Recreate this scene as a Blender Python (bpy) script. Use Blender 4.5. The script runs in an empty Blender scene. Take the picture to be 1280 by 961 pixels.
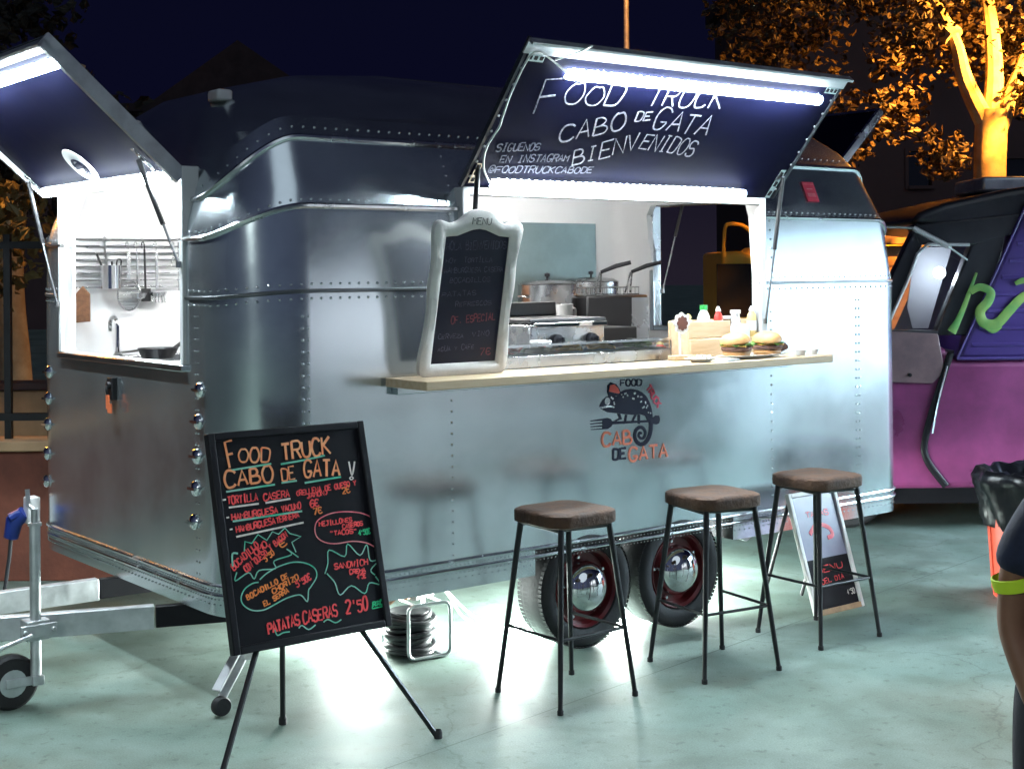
import bpy, bmesh, math, random
from mathutils import Vector, Matrix

R = math.radians
rnd = random.Random(11)
scene = bpy.context.scene
COL = scene.collection

# ------------------------------------------------------------------ camera
cam_data = bpy.data.cameras.new("camera")
cam = bpy.data.objects.new("camera", cam_data)
COL.objects.link(cam)
cam.location = (0, 0, 1.65)
cam.rotation_euler = (R(90), R(0.5), 0)
cam_data.sensor_width = 36
cam_data.lens = 50.0
cam_data.shift_y = -140.5 / 1280
cam_data.clip_end = 500
scene.camera = cam

# ------------------------------------------------------------------ night sky, faint moon-like fill, exposure
world = bpy.data.worlds.new("World")
scene.world = world
world.use_nodes = True
wn, wl = world.node_tree.nodes, world.node_tree.links
bg = wn["Background"]
tc = wn.new("ShaderNodeTexCoord")
sx = wn.new("ShaderNodeSeparateXYZ")
wl.new(tc.outputs["Generated"], sx.inputs[0])
rmp = wn.new("ShaderNodeValToRGB")
wl.new(sx.outputs["Z"], rmp.inputs[0])
rmp.color_ramp.elements[0].position = 0.0
rmp.color_ramp.elements[0].color = (0.010, 0.008, 0.014, 1)
e = rmp.color_ramp.elements.new(0.12)
e.color = (0.0018, 0.002, 0.009, 1)
rmp.color_ramp.elements[-1].position = 0.6
rmp.color_ramp.elements[-1].color = (0.0016, 0.0018, 0.007, 1)
# brighter sky added behind the viewer for fill and reflections, darker sky ahead
gl = wn.new("ShaderNodeMapRange")
gl.inputs[1].default_value = -1.0
gl.inputs[2].default_value = 0.15
gl.inputs[3].default_value = 1.0
gl.inputs[4].default_value = 0.0
wl.new(sx.outputs["Y"], gl.inputs[0])
gx = wn.new("ShaderNodeMix")
gx.data_type = 'RGBA'
wl.new(gl.outputs[0], gx.inputs[0])
wl.new(rmp.outputs[0], gx.inputs[6])
gx.inputs[7].default_value = (0.040, 0.049, 0.085, 1)
wl.new(gx.outputs[2], bg.inputs[0])
bg.inputs[1].default_value = 1.0

sun_d = bpy.data.lights.new("soft_fill_sun", 'SUN')  # wide sun lamp added as faint ambient fill
sun = bpy.data.objects.new("soft_fill_sun", sun_d)
COL.objects.link(sun)
sun.rotation_euler = (R(48), R(8), R(18))
sun_d.energy = 0.16
sun_d.angle = R(40)
sun_d.color = (0.80, 0.93, 1.0)

vs = scene.view_settings
vs.view_transform = 'Standard'
vs.look = 'None'
vs.exposure = 0.6
vs.gamma = 1.0
scene.render.engine = 'CYCLES'
scene.cycles.use_denoising = True
scene.cycles.max_bounces = 8
scene.cycles.diffuse_bounces = 4
scene.cycles.glossy_bounces = 4
scene.cycles.sample_clamp_indirect = 6.0
scene.cycles.caustics_reflective = False
scene.cycles.caustics_refractive = False

# ------------------------------------------------------------------ materials
def mat(name, col, rough=0.5, metal=0.0, var=0.0, vscale=6.0, bump=0.0, bscale=40.0, rvar=0.0,
        col2=None, stretch=(1, 1, 1), spec=0.5, trans=0.0, detail=6):
    m = bpy.data.materials.new(name)
    m.use_nodes = True
    nt = m.node_tree
    N, Lk = nt.nodes, nt.links
    b = N["Principled BSDF"]
    b.inputs["Base Color"].default_value = (*col, 1)
    b.inputs["Roughness"].default_value = rough
    b.inputs["Metallic"].default_value = metal
    b.inputs["Specular IOR Level"].default_value = spec
    if trans:
        b.inputs["Transmission Weight"].default_value = trans
    if var or bump or rvar or col2:
        t = N.new("ShaderNodeTexCoord")
        mp = N.new("ShaderNodeMapping")
        mp.inputs["Scale"].default_value = stretch
        Lk.new(t.outputs["Object"], mp.inputs[0])
    if var or col2 or rvar:
        n = N.new("ShaderNodeTexNoise")
        n.inputs["Scale"].default_value = vscale
        n.inputs["Detail"].default_value = detail
        n.inputs["Roughness"].default_value = 0.6
        Lk.new(mp.outputs[0], n.inputs["Vector"])
        rp = N.new("ShaderNodeValToRGB")
        rp.color_ramp.elements[0].position = 0.32
        rp.color_ramp.elements[1].position = 0.68
        c2 = col2 if col2 else tuple(min(1, c * (1 + var)) for c in col)
        c1 = col if col2 else tuple(c * (1 - var) for c in col)
        rp.color_ramp.elements[0].color = (*c1, 1)
        rp.color_ramp.elements[1].color = (*c2, 1)
        Lk.new(n.outputs["Fac"], rp.inputs[0])
        if var or col2:
            Lk.new(rp.outputs[0], b.inputs["Base Color"])
        if rvar:
            mr = N.new("ShaderNodeMapRange")
            mr.inputs[1].default_value = 0.3
            mr.inputs[2].default_value = 0.7
            mr.inputs[3].default_value = max(0.02, rough - rvar)
            mr.inputs[4].default_value = min(1, rough + rvar)
            Lk.new(n.outputs["Fac"], mr.inputs[0])
            Lk.new(mr.outputs[0], b.inputs["Roughness"])
    if bump:
        n2 = N.new("ShaderNodeTexNoise")
        n2.inputs["Scale"].default_value = bscale
        n2.inputs["Detail"].default_value = 5
        Lk.new(mp.outputs[0], n2.inputs["Vector"])
        bp = N.new("ShaderNodeBump")
        bp.inputs["Strength"].default_value = bump
        bp.inputs["Distance"].default_value = 0.01
        Lk.new(n2.outputs["Fac"], bp.inputs["Height"])
        Lk.new(bp.outputs[0], b.inputs["Normal"])
    return m

def glow(name, col, strength):
    m = bpy.data.materials.new(name)
    m.use_nodes = True
    b = m.node_tree.nodes["Principled BSDF"]
    b.inputs["Base Color"].default_value = (0.8, 0.8, 0.8, 1)
    b.inputs["Emission Color"].default_value = (*col, 1)
    b.inputs["Emission Strength"].default_value = strength
    return m

M = {}
M['alu'] = mat("brushed_aluminium", (0.70, 0.765, 0.80), 0.215, 0.91, var=0.13, vscale=2.6, bump=0.20, bscale=1.7, rvar=0.045)
M['alu_trim'] = mat("aluminium_trim", (0.72, 0.74, 0.76), 0.24, 1.0, var=0.08, vscale=9, rvar=0.06)
M['alu_dark'] = mat("aluminium_seam", (0.16, 0.17, 0.18), 0.4, 0.8)
M['rivet'] = mat("rivet_metal", (0.80, 0.82, 0.84), 0.18, 1.0)
M['chrome'] = mat("chrome", (0.88, 0.89, 0.90), 0.05, 1.0)
M['steel'] = mat("stainless_steel", (0.62, 0.63, 0.64), 0.25, 1.0, var=0.08, vscale=7, rvar=0.07)
M['steel_dull'] = mat("grey_green_steel_panel", (0.17, 0.21, 0.205), 0.42, 0.7, var=0.2, vscale=3)
M['hatch_edge'] = mat("dark_hatch_edging", (0.05, 0.055, 0.07), 0.45, 0.5, var=0.2, vscale=10)
M['galv'] = mat("galvanised_steel", (0.60, 0.62, 0.64), 0.42, 0.75, var=0.16, vscale=14, rvar=0.1, bump=0.06)
M['black'] = mat("black_paint", (0.008, 0.008, 0.011), 0.5, 0, rvar=0.1, vscale=12, spec=0.2)
M['black_metal'] = mat("black_powder_coat", (0.014, 0.014, 0.016), 0.38, 0.2, rvar=0.1, vscale=20)
M['rubber'] = mat("tyre_rubber", (0.011, 0.011, 0.013), 0.7, 0, var=0.25, vscale=18, bump=0.15, bscale=60)
M['navy_board'] = mat("navy_blackboard", (0.0035, 0.004, 0.016), 0.6, 0, var=0.25, vscale=3, rvar=0.08, spec=0.03)
M['slate'] = mat("black_slate", (0.005, 0.005, 0.008), 0.6, 0, var=0.3, vscale=5, rvar=0.1, spec=0.15)
M['slate_blue'] = mat("blue_black_slate", (0.006, 0.007, 0.022), 0.5, 0, var=0.3, vscale=4, rvar=0.1, spec=0.2)
M['white_frame'] = mat("distressed_white_wood", (0.82, 0.79, 0.76), 0.55, 0, var=0.08, vscale=14, bump=0.1, bscale=50)
M['white_panel'] = mat("white_interior_panel", (0.78, 0.79, 0.80), 0.35, 0, var=0.03, vscale=3)
M['white_plastic'] = mat("white_plastic", (0.78, 0.78, 0.77), 0.35)
M['counter_wood'] = mat("pale_counter_wood", (0.62, 0.44, 0.27), 0.45, 0, col2=(0.72, 0.56, 0.38), vscale=5, stretch=(1, 9, 9), bump=0.08)
M['seat_leather'] = mat("worn_brown_leather", (0.036, 0.016, 0.009), 0.78, 0, col2=(0.105, 0.052, 0.028), vscale=11, bump=0.6, bscale=60, rvar=0.1)
M['red_rim'] = mat("dark_red_rim", (0.10, 0.006, 0.008), 0.3, 0.1, var=0.15, vscale=8)
M['led'] = glow("led_tube_light", (0.80, 0.94, 1.0), 240.0)
M['led_low'] = glow("led_tube_light_dim", (0.84, 0.95, 1.0), 120.0)
M['stall_led'] = glow("stall_tube_light", (0.66, 0.87, 1.0), 620.0)
M['stall_pale'] = glow("pale_stall_light", (0.92, 0.93, 1.0), 140.0)
M['canvas'] = mat("white_canvas", (0.78, 0.79, 0.80), 0.8, 0, var=0.06, vscale=3, bump=0.1, bscale=9)
M['led_inside'] = glow("interior_tube_light", (1.0, 0.98, 0.95), 95.0)
M['bulb'] = glow("small_led_lamp", (0.93, 1.0, 0.97), 300.0)
M['sodium'] = glow("sodium_lamp", (1.0, 0.45, 0.09), 60.0)
M['flood'] = glow("floodlight_lens", (0.58, 0.84, 1.0), 230.0)
M['chalk'] = mat("white_chalk", (0.23, 0.23, 0.27), 0.9, 0, var=0.45, vscale=90, detail=2)
M['chalk_faint'] = mat("faint_chalk", (0.10, 0.105, 0.145), 0.9, 0, var=0.5, vscale=120, detail=2)
M['chalk_pink'] = mat("worn_pink_chalk", (0.20, 0.045, 0.06), 0.9, 0, var=0.5, vscale=120)
M['chalk_dim'] = mat("worn_dim_chalk", (0.085, 0.085, 0.13), 0.9, 0, var=0.6, vscale=160, detail=2)
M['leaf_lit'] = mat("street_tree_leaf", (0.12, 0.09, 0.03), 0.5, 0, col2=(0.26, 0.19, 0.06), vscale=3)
M['lamp_white'] = glow("white_lamp_lens", (0.95, 0.97, 1.0), 40.0)
M['mk_O'] = mat("orange_marker", (0.95, 0.24, 0.08), 0.7, 0, col2=(0.95, 0.46, 0.22), vscale=25)
M['mk_P'] = mat("pink_red_marker", (0.95, 0.07, 0.075), 0.7, 0, var=0.2, vscale=30)
M['mk_A'] = mat("amber_marker", (0.92, 0.24, 0.05), 0.7, 0, var=0.2, vscale=30)
M['mk_R'] = mat("rose_marker", (0.85, 0.10, 0.16), 0.7, 0, col2=(0.9, 0.35, 0.35), vscale=12)
M['mk_G'] = mat("teal_marker", (0.03, 0.50, 0.30), 0.7, 0, col2=(0.35, 0.62, 0.52), vscale=10)
M['mk_N'] = mat("green_marker", (0.02, 0.55, 0.22), 0.7, 0, var=0.2, vscale=30)
M['mk_W'] = mat("white_marker", (0.80, 0.72, 0.66), 0.7, 0, var=0.2, vscale=30)
M['logo_navy'] = mat("navy_vinyl", (0.006, 0.008, 0.026), 0.6, spec=0.15)
M['logo_red'] = mat("red_vinyl", (0.75, 0.06, 0.03), 0.4)
M['logo_orange'] = mat("orange_vinyl", (0.85, 0.16, 0.07), 0.6, 0, col2=(0.85, 0.26, 0.15), vscale=40)
M['red_sticker'] = mat("red_sticker", (0.78, 0.05, 0.10), 0.5)
M['glass'] = mat("clear_glass", (0.9, 0.95, 0.95), 0.02, 0, trans=0.95)
M['bread'] = mat("toasted_bun", (0.50, 0.22, 0.07), 0.5, 0, col2=(0.62, 0.36, 0.15), vscale=18)
M['meat'] = mat("grilled_patty", (0.10, 0.035, 0.02), 0.6, 0, var=0.4, vscale=60, bump=0.5, bscale=90)
M['lettuce'] = mat("lettuce", (0.12, 0.26, 0.04), 0.5, 0, var=0.4, vscale=40)
M['tomato'] = mat("tomato_red", (0.55, 0.05, 0.03), 0.35)
M['cheese'] = mat("cheese", (0.80, 0.45, 0.08), 0.45)
M['ceramic'] = mat("white_ceramic", (0.78, 0.77, 0.74), 0.15)
M['crate_wood'] = mat("pale_crate_wood", (0.55, 0.38, 0.22), 0.6, 0, col2=(0.68, 0.50, 0.32), vscale=6, stretch=(1, 8, 8))
M['bottle_y'] = mat("yellow_sauce", (0.72, 0.55, 0.22), 0.35)
M['bottle_r'] = mat("ketchup_red", (0.50, 0.03, 0.02), 0.35)
M['bottle_b'] = mat("brown_sauce_glass", (0.10, 0.045, 0.02), 0.15)
M['green_cap'] = mat("green_cap", (0.03, 0.30, 0.07), 0.4)
M['label_white'] = mat("paper_label", (0.75, 0.75, 0.74), 0.6)
M['orange_tag'] = mat("orange_tag", (0.70, 0.16, 0.06), 0.5)
M['blue_plastic'] = mat("blue_plug_plastic", (0.01, 0.03, 0.20), 0.4)
M['brick_red'] = mat("red_painted_wall", (0.12, 0.036, 0.022), 0.8, 0, var=0.3, vscale=5, bump=0.2)
M['tan_wall'] = mat("tan_render", (0.40, 0.26, 0.15), 0.9, 0, var=0.2, vscale=4)
M['facade'] = mat("dark_render_facade", (0.085, 0.055, 0.055), 0.9, 0, var=0.15, vscale=0.6)
M['roof_tile'] = mat("roof_tiles", (0.03, 0.02, 0.022), 0.9, 0, var=0.3, vscale=3)
M['window_dark'] = mat("dark_window_glass", (0.01, 0.01, 0.014), 0.1)
M['pink'] = mat("pink_van_paint", (0.19, 0.035, 0.12), 0.33, 0, var=0.4, vscale=2.2, rvar=0.1)
M['purple'] = mat("purple_van_paint", (0.045, 0.022, 0.15), 0.38, 0, var=0.2, vscale=2.2, rvar=0.1)
M['van_dark'] = mat("dark_van_paint", (0.022, 0.022, 0.028), 0.3, 0, var=0.3, vscale=4)
M['van_dusty'] = mat("faded_mauve_paint", (0.10, 0.06, 0.07), 0.5, 0, col2=(0.19, 0.11, 0.12), vscale=5)
M['graffiti'] = mat("green_spray_paint", (0.05, 0.24, 0.06), 0.5, 0, col2=(0.22, 0.33, 0.07), vscale=5)
M['van_yellow'] = mat("yellow_van_paint", (0.80, 0.52, 0.06), 0.4)
M['red_plastic'] = mat("orange_red_plastic", (0.62, 0.07, 0.03), 0.45)
M['bag'] = mat("black_bin_bag", (0.005, 0.005, 0.007), 0.3, 0, bump=0.6, bscale=18)
M['skin'] = mat("skin", (0.19, 0.085, 0.05), 0.5, 0, var=0.1, vscale=12)
M['shirt'] = mat("navy_shirt_cloth", (0.008, 0.012, 0.035), 0.85, 0, var=0.3, vscale=20, bump=0.2)
M['neon'] = mat("neon_yellow_cloth", (0.55, 0.75, 0.03), 0.8)
M['trousers'] = mat("dark_trouser_cloth", (0.010, 0.010, 0.018), 0.9, 0, bump=0.2)
M['hair'] = mat("dark_hair", (0.012, 0.008, 0.006), 0.5)
M['bark'] = mat("plane_tree_bark", (0.30, 0.23, 0.13), 0.85, 0, col2=(0.46, 0.38, 0.24), vscale=7, bump=0.4, bscale=16)
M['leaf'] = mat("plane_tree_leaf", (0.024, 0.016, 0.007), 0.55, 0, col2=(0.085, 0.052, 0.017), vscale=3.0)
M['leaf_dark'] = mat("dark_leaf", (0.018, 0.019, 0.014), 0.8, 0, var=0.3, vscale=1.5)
M['cord_white'] = mat("white_cable", (0.72, 0.74, 0.72), 0.45)
M['cord_black'] = mat("black_cable", (0.02, 0.021, 0.026), 0.4)
M['copper'] = mat("copper_plug", (0.45, 0.22, 0.12), 0.4)
M['board_wood'] = mat("chopping_board_wood", (0.17, 0.075, 0.035), 0.6, 0, var=0.3, vscale=9, stretch=(1, 6, 6))
M['poster_sheen'] = mat("lilac_poster_sheen", (0.16, 0.16, 0.24), 0.3, 0, col2=(0.26, 0.23, 0.32), vscale=4)
M['wood_edge'] = mat("raw_wood_edge", (0.48, 0.30, 0.16), 0.6, 0, var=0.2, vscale=20)
M['paper'] = mat("paper_napkin", (0.8, 0.8, 0.8), 0.8)
M['onion'] = mat("sliced_onion", (0.70, 0.62, 0.48), 0.5, 0, var=0.15, vscale=30)
M['panel_white'] = mat("bright_panel_white", (0.60, 0.62, 0.70), 0.8)

# ------------------------------------------------------------------ mesh builder
def frame(o, e1, e2):
    """matrix whose local x,y,z run along e1, the part of e2 square to it, and their normal, at o"""
    e1 = Vector(e1).normalized()
    e2 = Vector(e2)
    e2 = (e2 - e1 * e1.dot(e2)).normalized()
    n = e1.cross(e2)
    m = Matrix((e1, e2, n)).transposed().to_4x4()
    m.translation = Vector(o)
    return m

I4 = Matrix.Identity(4)

def smooth_pts(pts, k=4, closed=False):
    pts = [Vector(p) for p in pts]
    n = len(pts)
    out = []
    rng = n if closed else n - 1
    for i in range(rng):
        if closed:
            p0, p1, p2, p3 = pts[(i - 1) % n], pts[i], pts[(i + 1) % n], pts[(i + 2) % n]
        else:
            p0, p1, p2, p3 = pts[max(0, i - 1)], pts[i], pts[i + 1], pts[min(n - 1, i + 2)]
        for j in range(k):
            t = j / k
            out.append(0.5 * ((2 * p1) + (p2 - p0) * t + (2 * p0 - 5 * p1 + 4 * p2 - p3) * t * t + (3 * p1 - p0 - 3 * p2 + p3) * t ** 3))
    if not closed:
        out.append(pts[-1])
    return out

class MB:
    def __init__(self):
        self.v, self.f, self.mi, self.cur = [], [], [], 0

    def add(self, vs, fs, T=I4):
        b = len(self.v)
        self.v += [T @ Vector(p) for p in vs]
        for f in fs:
            self.f.append(tuple(b + i for i in f))
            self.mi.append(self.cur)
        return self

    def box(self, c, s, T=I4, taper=1.0):
        x, y, z = s[0] / 2, s[1] / 2, s[2] / 2
        t = taper
        vs = [(-x, -y, -z), (x, -y, -z), (x, y, -z), (-x, y, -z), (-x * t, -y * t, z), (x * t, -y * t, z), (x * t, y * t, z), (-x * t, y * t, z)]
        vs = [(a + c[0], b + c[1], d + c[2]) for a, b, d in vs]
        return self.add(vs, [(0, 3, 2, 1), (4, 5, 6, 7), (0, 1, 5, 4), (1, 2, 6, 5), (2, 3, 7, 6), (3, 0, 4, 7)], T)

    def b2(self, p0, p1, T=I4):
        return self.box([(a + b) / 2 for a, b in zip(p0, p1)], [abs(b - a) for a, b in zip(p0, p1)], T)

    def tube(self, pts, r, n=8, closed=False, T=I4, flat=None, caps=True):
        """swept tube; r a number or a list; flat=(direction, factor) squashes the section along a direction"""
        P = [Vector(p) for p in pts]
        m = len(P)
        rs = r if isinstance(r, (list, tuple)) else [r] * m
        vs, fs = [], []
        prev = None
        for i in range(m):
            if closed:
                t = P[(i + 1) % m] - P[i - 1]
            else:
                t = P[min(m - 1, i + 1)] - P[max(0, i - 1)]
            if t.length < 1e-9:
                t = Vector((0, 0, 1))
            t.normalize()
            if flat:
                a = Vector(flat[0])
                a = (a - t * t.dot(a))
                if a.length < 1e-6:
                    a = t.orthogonal()
                a.normalize()
            elif prev is None:
                a = t.orthogonal().normalized()
            else:
                a = prev - t * t.dot(prev)
                a = a.normalized() if a.length > 1e-6 else t.orthogonal().normalized()
            prev = a
            b = t.cross(a)
            k = flat[1] if flat else 1.0
            for j in range(n):
                an = 2 * math.pi * j / n
                vs.append(P[i] + a * (math.cos(an) * rs[i] * k) + b * (math.sin(an) * rs[i]))
        for i in range(m if closed else m - 1):
            i2 = (i + 1) % m
            for j in range(n):
                j2 = (j + 1) % n
                fs.append((i * n + j, i * n + j2, i2 * n + j2, i2 * n + j))
        if caps and not closed:
            fs.append(tuple(range(n - 1, -1, -1)))
            fs.append(tuple((m - 1) * n + j for j in range(n)))
        return self.add(vs, fs, T)

    def lathe(self, prof, n=24, T=I4, a0=0.0, a1=2 * math.pi):
        """profile of (radius, height) turned about local z"""
        full = abs(a1 - a0 - 2 * math.pi) < 1e-6
        cnt = n if full else n + 1
        vs, fs = [], []
        for (r, z) in prof:
            for j in range(cnt):
                a = a0 + (a1 - a0) * j / n
                vs.append((max(r, 1e-5) * math.cos(a), max(r, 1e-5) * math.sin(a), z))
        for i in range(len(prof) - 1):
            for j in range(n):
                j2 = (j + 1) % cnt
                fs.append((i * cnt + j, i * cnt + j2, (i + 1) * cnt + j2, (i + 1) * cnt + j))
        return self.add(vs, fs, T)

    def prism(self, poly, z0, z1, T=I4):
        n = len(poly)
        area = sum(poly[i][0] * poly[(i + 1) % n][1] - poly[(i + 1) % n][0] * poly[i][1] for i in range(n))
        if area < 0:
            poly = poly[::-1]
        vs = [(x, y, z0) for x, y in poly] + [(x, y, z1) for x, y in poly]
        fs = [tuple(range(n - 1, -1, -1)), tuple(range(n, 2 * n))]
        for i in range(n):
            j = (i + 1) % n
            fs.append((i, j, n + j, n + i))
        return self.add(vs, fs, T)

    def build(self, name, m, parent=None, loc=None, rz=0.0, smooth=35, bevel=0.0, seg=2, subsurf=0):
        me = bpy.data.meshes.new(name)
        me.from_pydata([tuple(p) for p in self.v], [], self.f)
        ms = m if isinstance(m, (list, tuple)) else [m]
        for x in ms:
            me.materials.append(M[x])
        if len(ms) > 1:
            me.polygons.foreach_set("material_index", self.mi)
        bm = bmesh.new()
        bm.from_mesh(me)
        bmesh.ops.recalc_face_normals(bm, faces=bm.faces)
        bm.to_mesh(me)
        bm.free()
        if smooth:
            me.polygons.foreach_set("use_smooth", [True] * len(me.polygons))
            me.set_sharp_from_angle(angle=R(smooth))
        me.update()
        o = bpy.data.objects.new(name, me)
        COL.objects.link(o)
        if parent:
            o.parent = parent
        if loc is not None:
            o.location = loc
        o.rotation_euler = (0, 0, rz)
        if bevel:
            bv = o.modifiers.new("bevel", 'BEVEL')
            bv.width = bevel
            bv.segments = seg
            bv.limit_method = 'ANGLE'
            bv.angle_limit = R(40)
        if subsurf:
            sb = o.modifiers.new("subsurf", 'SUBSURF')
            sb.levels = sb.render_levels = subsurf
        return o

def tag(o, label, cat, group=None, kind=None):
    if label:
        o["label"] = label
    if cat:
        o["category"] = cat
    if group:
        o["group"] = group
    if kind:
        o["kind"] = kind
    return o

def thing(name, label, cat, loc=(0, 0, 0), rz=0.0, group=None):
    o = bpy.data.objects.new(name, None)
    COL.objects.link(o)
    o.location = loc
    o.rotation_euler = (0, 0, rz)
    o.empty_display_size = 0.1
    return tag(o, label, cat, group)

def copy_tree(o, parent=None):
    c = o.copy()
    COL.objects.link(c)
    if parent:
        c.parent = parent
    for ch in list(o.children):
        copy_tree(ch, c)
    return c

def structure(o):
    o["kind"] = "structure"
    return o

# stroke alphabet: points are digits (x 0-4, y 0-6); a leading ~ makes the stroke round
GL = {
 'A': "00 26 40|12 32", 'B': "00 06|~06 26 35 34 23 03|~03 33 42 41 30 00", 'C': "~45 36 16 04 02 10 30 41",
 'D': "00 06|~06 26 45 42 30 00", 'E': "46 06 00 40|03 33", 'F': "46 06 00|03 33", 'G': "~45 36 16 04 02 10 30 42|42 22",
 'H': "06 00|46 40|03 43", 'I': "16 36|26 20|10 30", 'J': "16 46|~36 32 20 01", 'K': "06 00|46 03|13 40", 'L': "06 00 40",
 'M': "00 06 23 46 40", 'N': "00 06 40 46", 'O': "~26 16 04 02 10 30 42 44 36 26", 'P': "00 06|~06 36 45 44 33 03",
 'Q': "~26 16 04 02 10 30 42 44 36 26|21 40", 'R': "00 06|~06 36 45 44 33 03|23 40", 'S': "~45 36 16 05 04 13 33 42 41 30 10 01",
 'T': "06 46|26 20", 'U': "~06 02 10 30 42 46", 'V': "06 20 46", 'W': "06 10 24 30 46", 'X': "06 40|46 00", 'Y': "06 23 46|23 20",
 'Z': "06 46 00 40", '0': "~26 16 04 02 10 30 42 44 36 26", '1': "04 26 20", '2': "~05 16 36 45 44 22 00|00 40", '3': "~05 16 36 45 33 23|~23 33 42 41 30 10 01",
 '4': "30 36 02 42", '5': "46 06 04|~04 34 43 41 30 10 01", '6': "~45 26 04 02 10 30 42 33 13 02", '7': "06 46 10",
 '8': "~23 04 05 26 45 44 23 02 01 20 41 42 23", '9': "~42 45 26 05 04 23 44", "'": "26 24", '-': "03 43", '!': "26 22|20 21",
 '(': "~36 14 12 30", ')': "~16 34 32 10", '"': "16 14|36 34", '.': "20 21", '€': "~45 36 16 04 02 10 30 41|03 33", '@': "~32 24 12 21 32 33|~33 31 42 44 36 16 04 02 10 30", ',': "21 10",
}

def lettering(mb, s, p0, p1, h, r, T, z=0.0015, jit=0.12, flat=0.25, slant=0.0, fill=0.78):
    """hand-drawn line of text from p0 to p1 in the plane of T, each stroke a flat raised ribbon"""
    p0, p1 = Vector((*p0, 0)), Vector((*p1, 0))
    d = p1 - p0
    n = max(1, len(s))
    adv = d.length / n
    ex = d.normalized()
    ey = Vector((-ex.y, ex.x, 0))
    for i, ch in enumerate(s):
        g = GL.get(ch.upper())
        if not g:
            continue
        o = p0 + ex * (adv * (i + (1 - fill) / 2)) + ey * rnd.uniform(-jit, jit) * h * 0.35
        hh = h * (1 + rnd.uniform(-jit, jit))
        ww = adv * fill * (1 + rnd.uniform(-jit, jit) * 0.6)
        for st in g.split('|'):
            rd = st[0] == '~'
            pts = []
            for q in st.strip('~').split():
                x, y = int(q[0]) / 4, int(q[1]) / 6
                x += rnd.uniform(-jit, jit) * 0.25
                y += rnd.uniform(-jit, jit) * 0.2
                pts.append(o + ex * (x * ww + slant * y * hh) + ey * (y * hh))
            if rd:
                pts = smooth_pts(pts, 3)
            zz = z + rnd.uniform(0, 0.0008)
            mb.tube([(p.x, p.y, zz) for p in pts], r * rnd.uniform(0.85, 1.15), 6, T=T, flat=((0, 0, 1), flat))

def scrawl(mb, pts, r, T, z=0.0015, k=4, flat=0.25, rs=None):
    p = smooth_pts([(a, b, 0) for a, b in pts], k) if k else [Vector((a, b, 0)) for a, b in pts]
    rr = r if rs is None else [r * rs(i / (len(p) - 1)) for i in range(len(p))]
    zz = z + rnd.uniform(0, 0.0006)
    mb.tube([(q.x, q.y, zz) for q in p], rr, 6, T=T, flat=((0, 0, 1), flat))

# trailer frame: s along the serving side, w into the trailer, z up
TH = math.atan2(0.618, 0.786)
UX, UY = math.cos(TH), math.sin(TH)
CX, CY = -0.997, 5.196
def W(s, w, z=0.0):
    return Vector((CX + s * UX - w * UY, CY + s * UY + w * UX, z))

# ================================================================== GROUND AND BACKGROUND SETTING
g = MB()
g.add([(-120, -60, 0), (140, -60, 0), (140, 160, 0), (-120, 160, 0)], [(0, 1, 2, 3)])
ground = structure(g.build("ground", 'paper', smooth=0))
gm = bpy.data.materials.new("polished_concrete")
gm.use_nodes = True
N, Lk = gm.node_tree.nodes, gm.node_tree.links
pb = N["Principled BSDF"]
tco = N.new("ShaderNodeTexCoord")
def noise_node(scale, detail=6, dist=0.0):
    n = N.new("ShaderNodeTexNoise")
    n.inputs["Scale"].default_value = scale
    n.inputs["Detail"].default_value = detail
    n.inputs["Distortion"].default_value = dist
    Lk.new(tco.outputs["Object"], n.inputs["Vector"])
    return n
n1, n2, n3 = noise_node(0.9, 7, 0.6), noise_node(4.5, 8, 0.3), noise_node(60, 4)
cr = N.new("ShaderNodeValToRGB")
cr.color_ramp.elements[0].position = 0.36
cr.color_ramp.elements[1].position = 0.64
cr.color_ramp.elements[0].color = (0.135, 0.200, 0.172, 1)
cr.color_ramp.elements[1].color = (0.255, 0.330, 0.298, 1)
Lk.new(n1.outputs["Fac"], cr.inputs[0])
cr2 = N.new("ShaderNodeValToRGB")
cr2.color_ramp.elements[0].position = 0.34
cr2.color_ramp.elements[1].position = 0.6
cr2.color_ramp.elements[0].color = (0.66, 0.66, 0.62, 1)
cr2.color_ramp.elements[1].color = (1, 1, 1, 1)
Lk.new(n2.outputs["Fac"], cr2.inputs[0])
mx = N.new("ShaderNodeMix")
mx.data_type = 'RGBA'
mx.blend_type = 'MULTIPLY'
mx.inputs[0].default_value = 0.85
Lk.new(cr.outputs[0], mx.inputs[6])
Lk.new(cr2.outputs[0], mx.inputs[7])
# grit and small dark drips on the concrete
n4, n5 = noise_node(22, 3), noise_node(160, 2)
cr3 = N.new("ShaderNodeValToRGB")
cr3.color_ramp.elements[0].position = 0.60
cr3.color_ramp.elements[1].position = 0.70
cr3.color_ramp.elements[0].color = (1, 1, 1, 1)
cr3.color_ramp.elements[1].color = (0.62, 0.62, 0.60, 1)
Lk.new(n4.outputs["Fac"], cr3.inputs[0])
mx2 = N.new("ShaderNodeMix")
mx2.data_type = 'RGBA'
mx2.blend_type = 'MULTIPLY'
mx2.inputs[0].default_value = 0.7
Lk.new(mx.outputs[2], mx2.inputs[6])
Lk.new(cr3.outputs[0], mx2.inputs[7])
cr4 = N.new("ShaderNodeValToRGB")
cr4.color_ramp.elements[0].position = 0.35
cr4.color_ramp.elements[1].position = 0.65
cr4.color_ramp.elements[0].color = (0.78, 0.78, 0.78, 1)
cr4.color_ramp.elements[1].color = (1.1, 1.1, 1.1, 1)
Lk.new(n5.outputs["Fac"], cr4.inputs[0])
mx3 = N.new("ShaderNodeMix")
mx3.data_type = 'RGBA'
mx3.blend_type = 'MULTIPLY'
mx3.inputs[0].default_value = 0.8
Lk.new(mx2.outputs[2], mx3.inputs[6])
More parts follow.
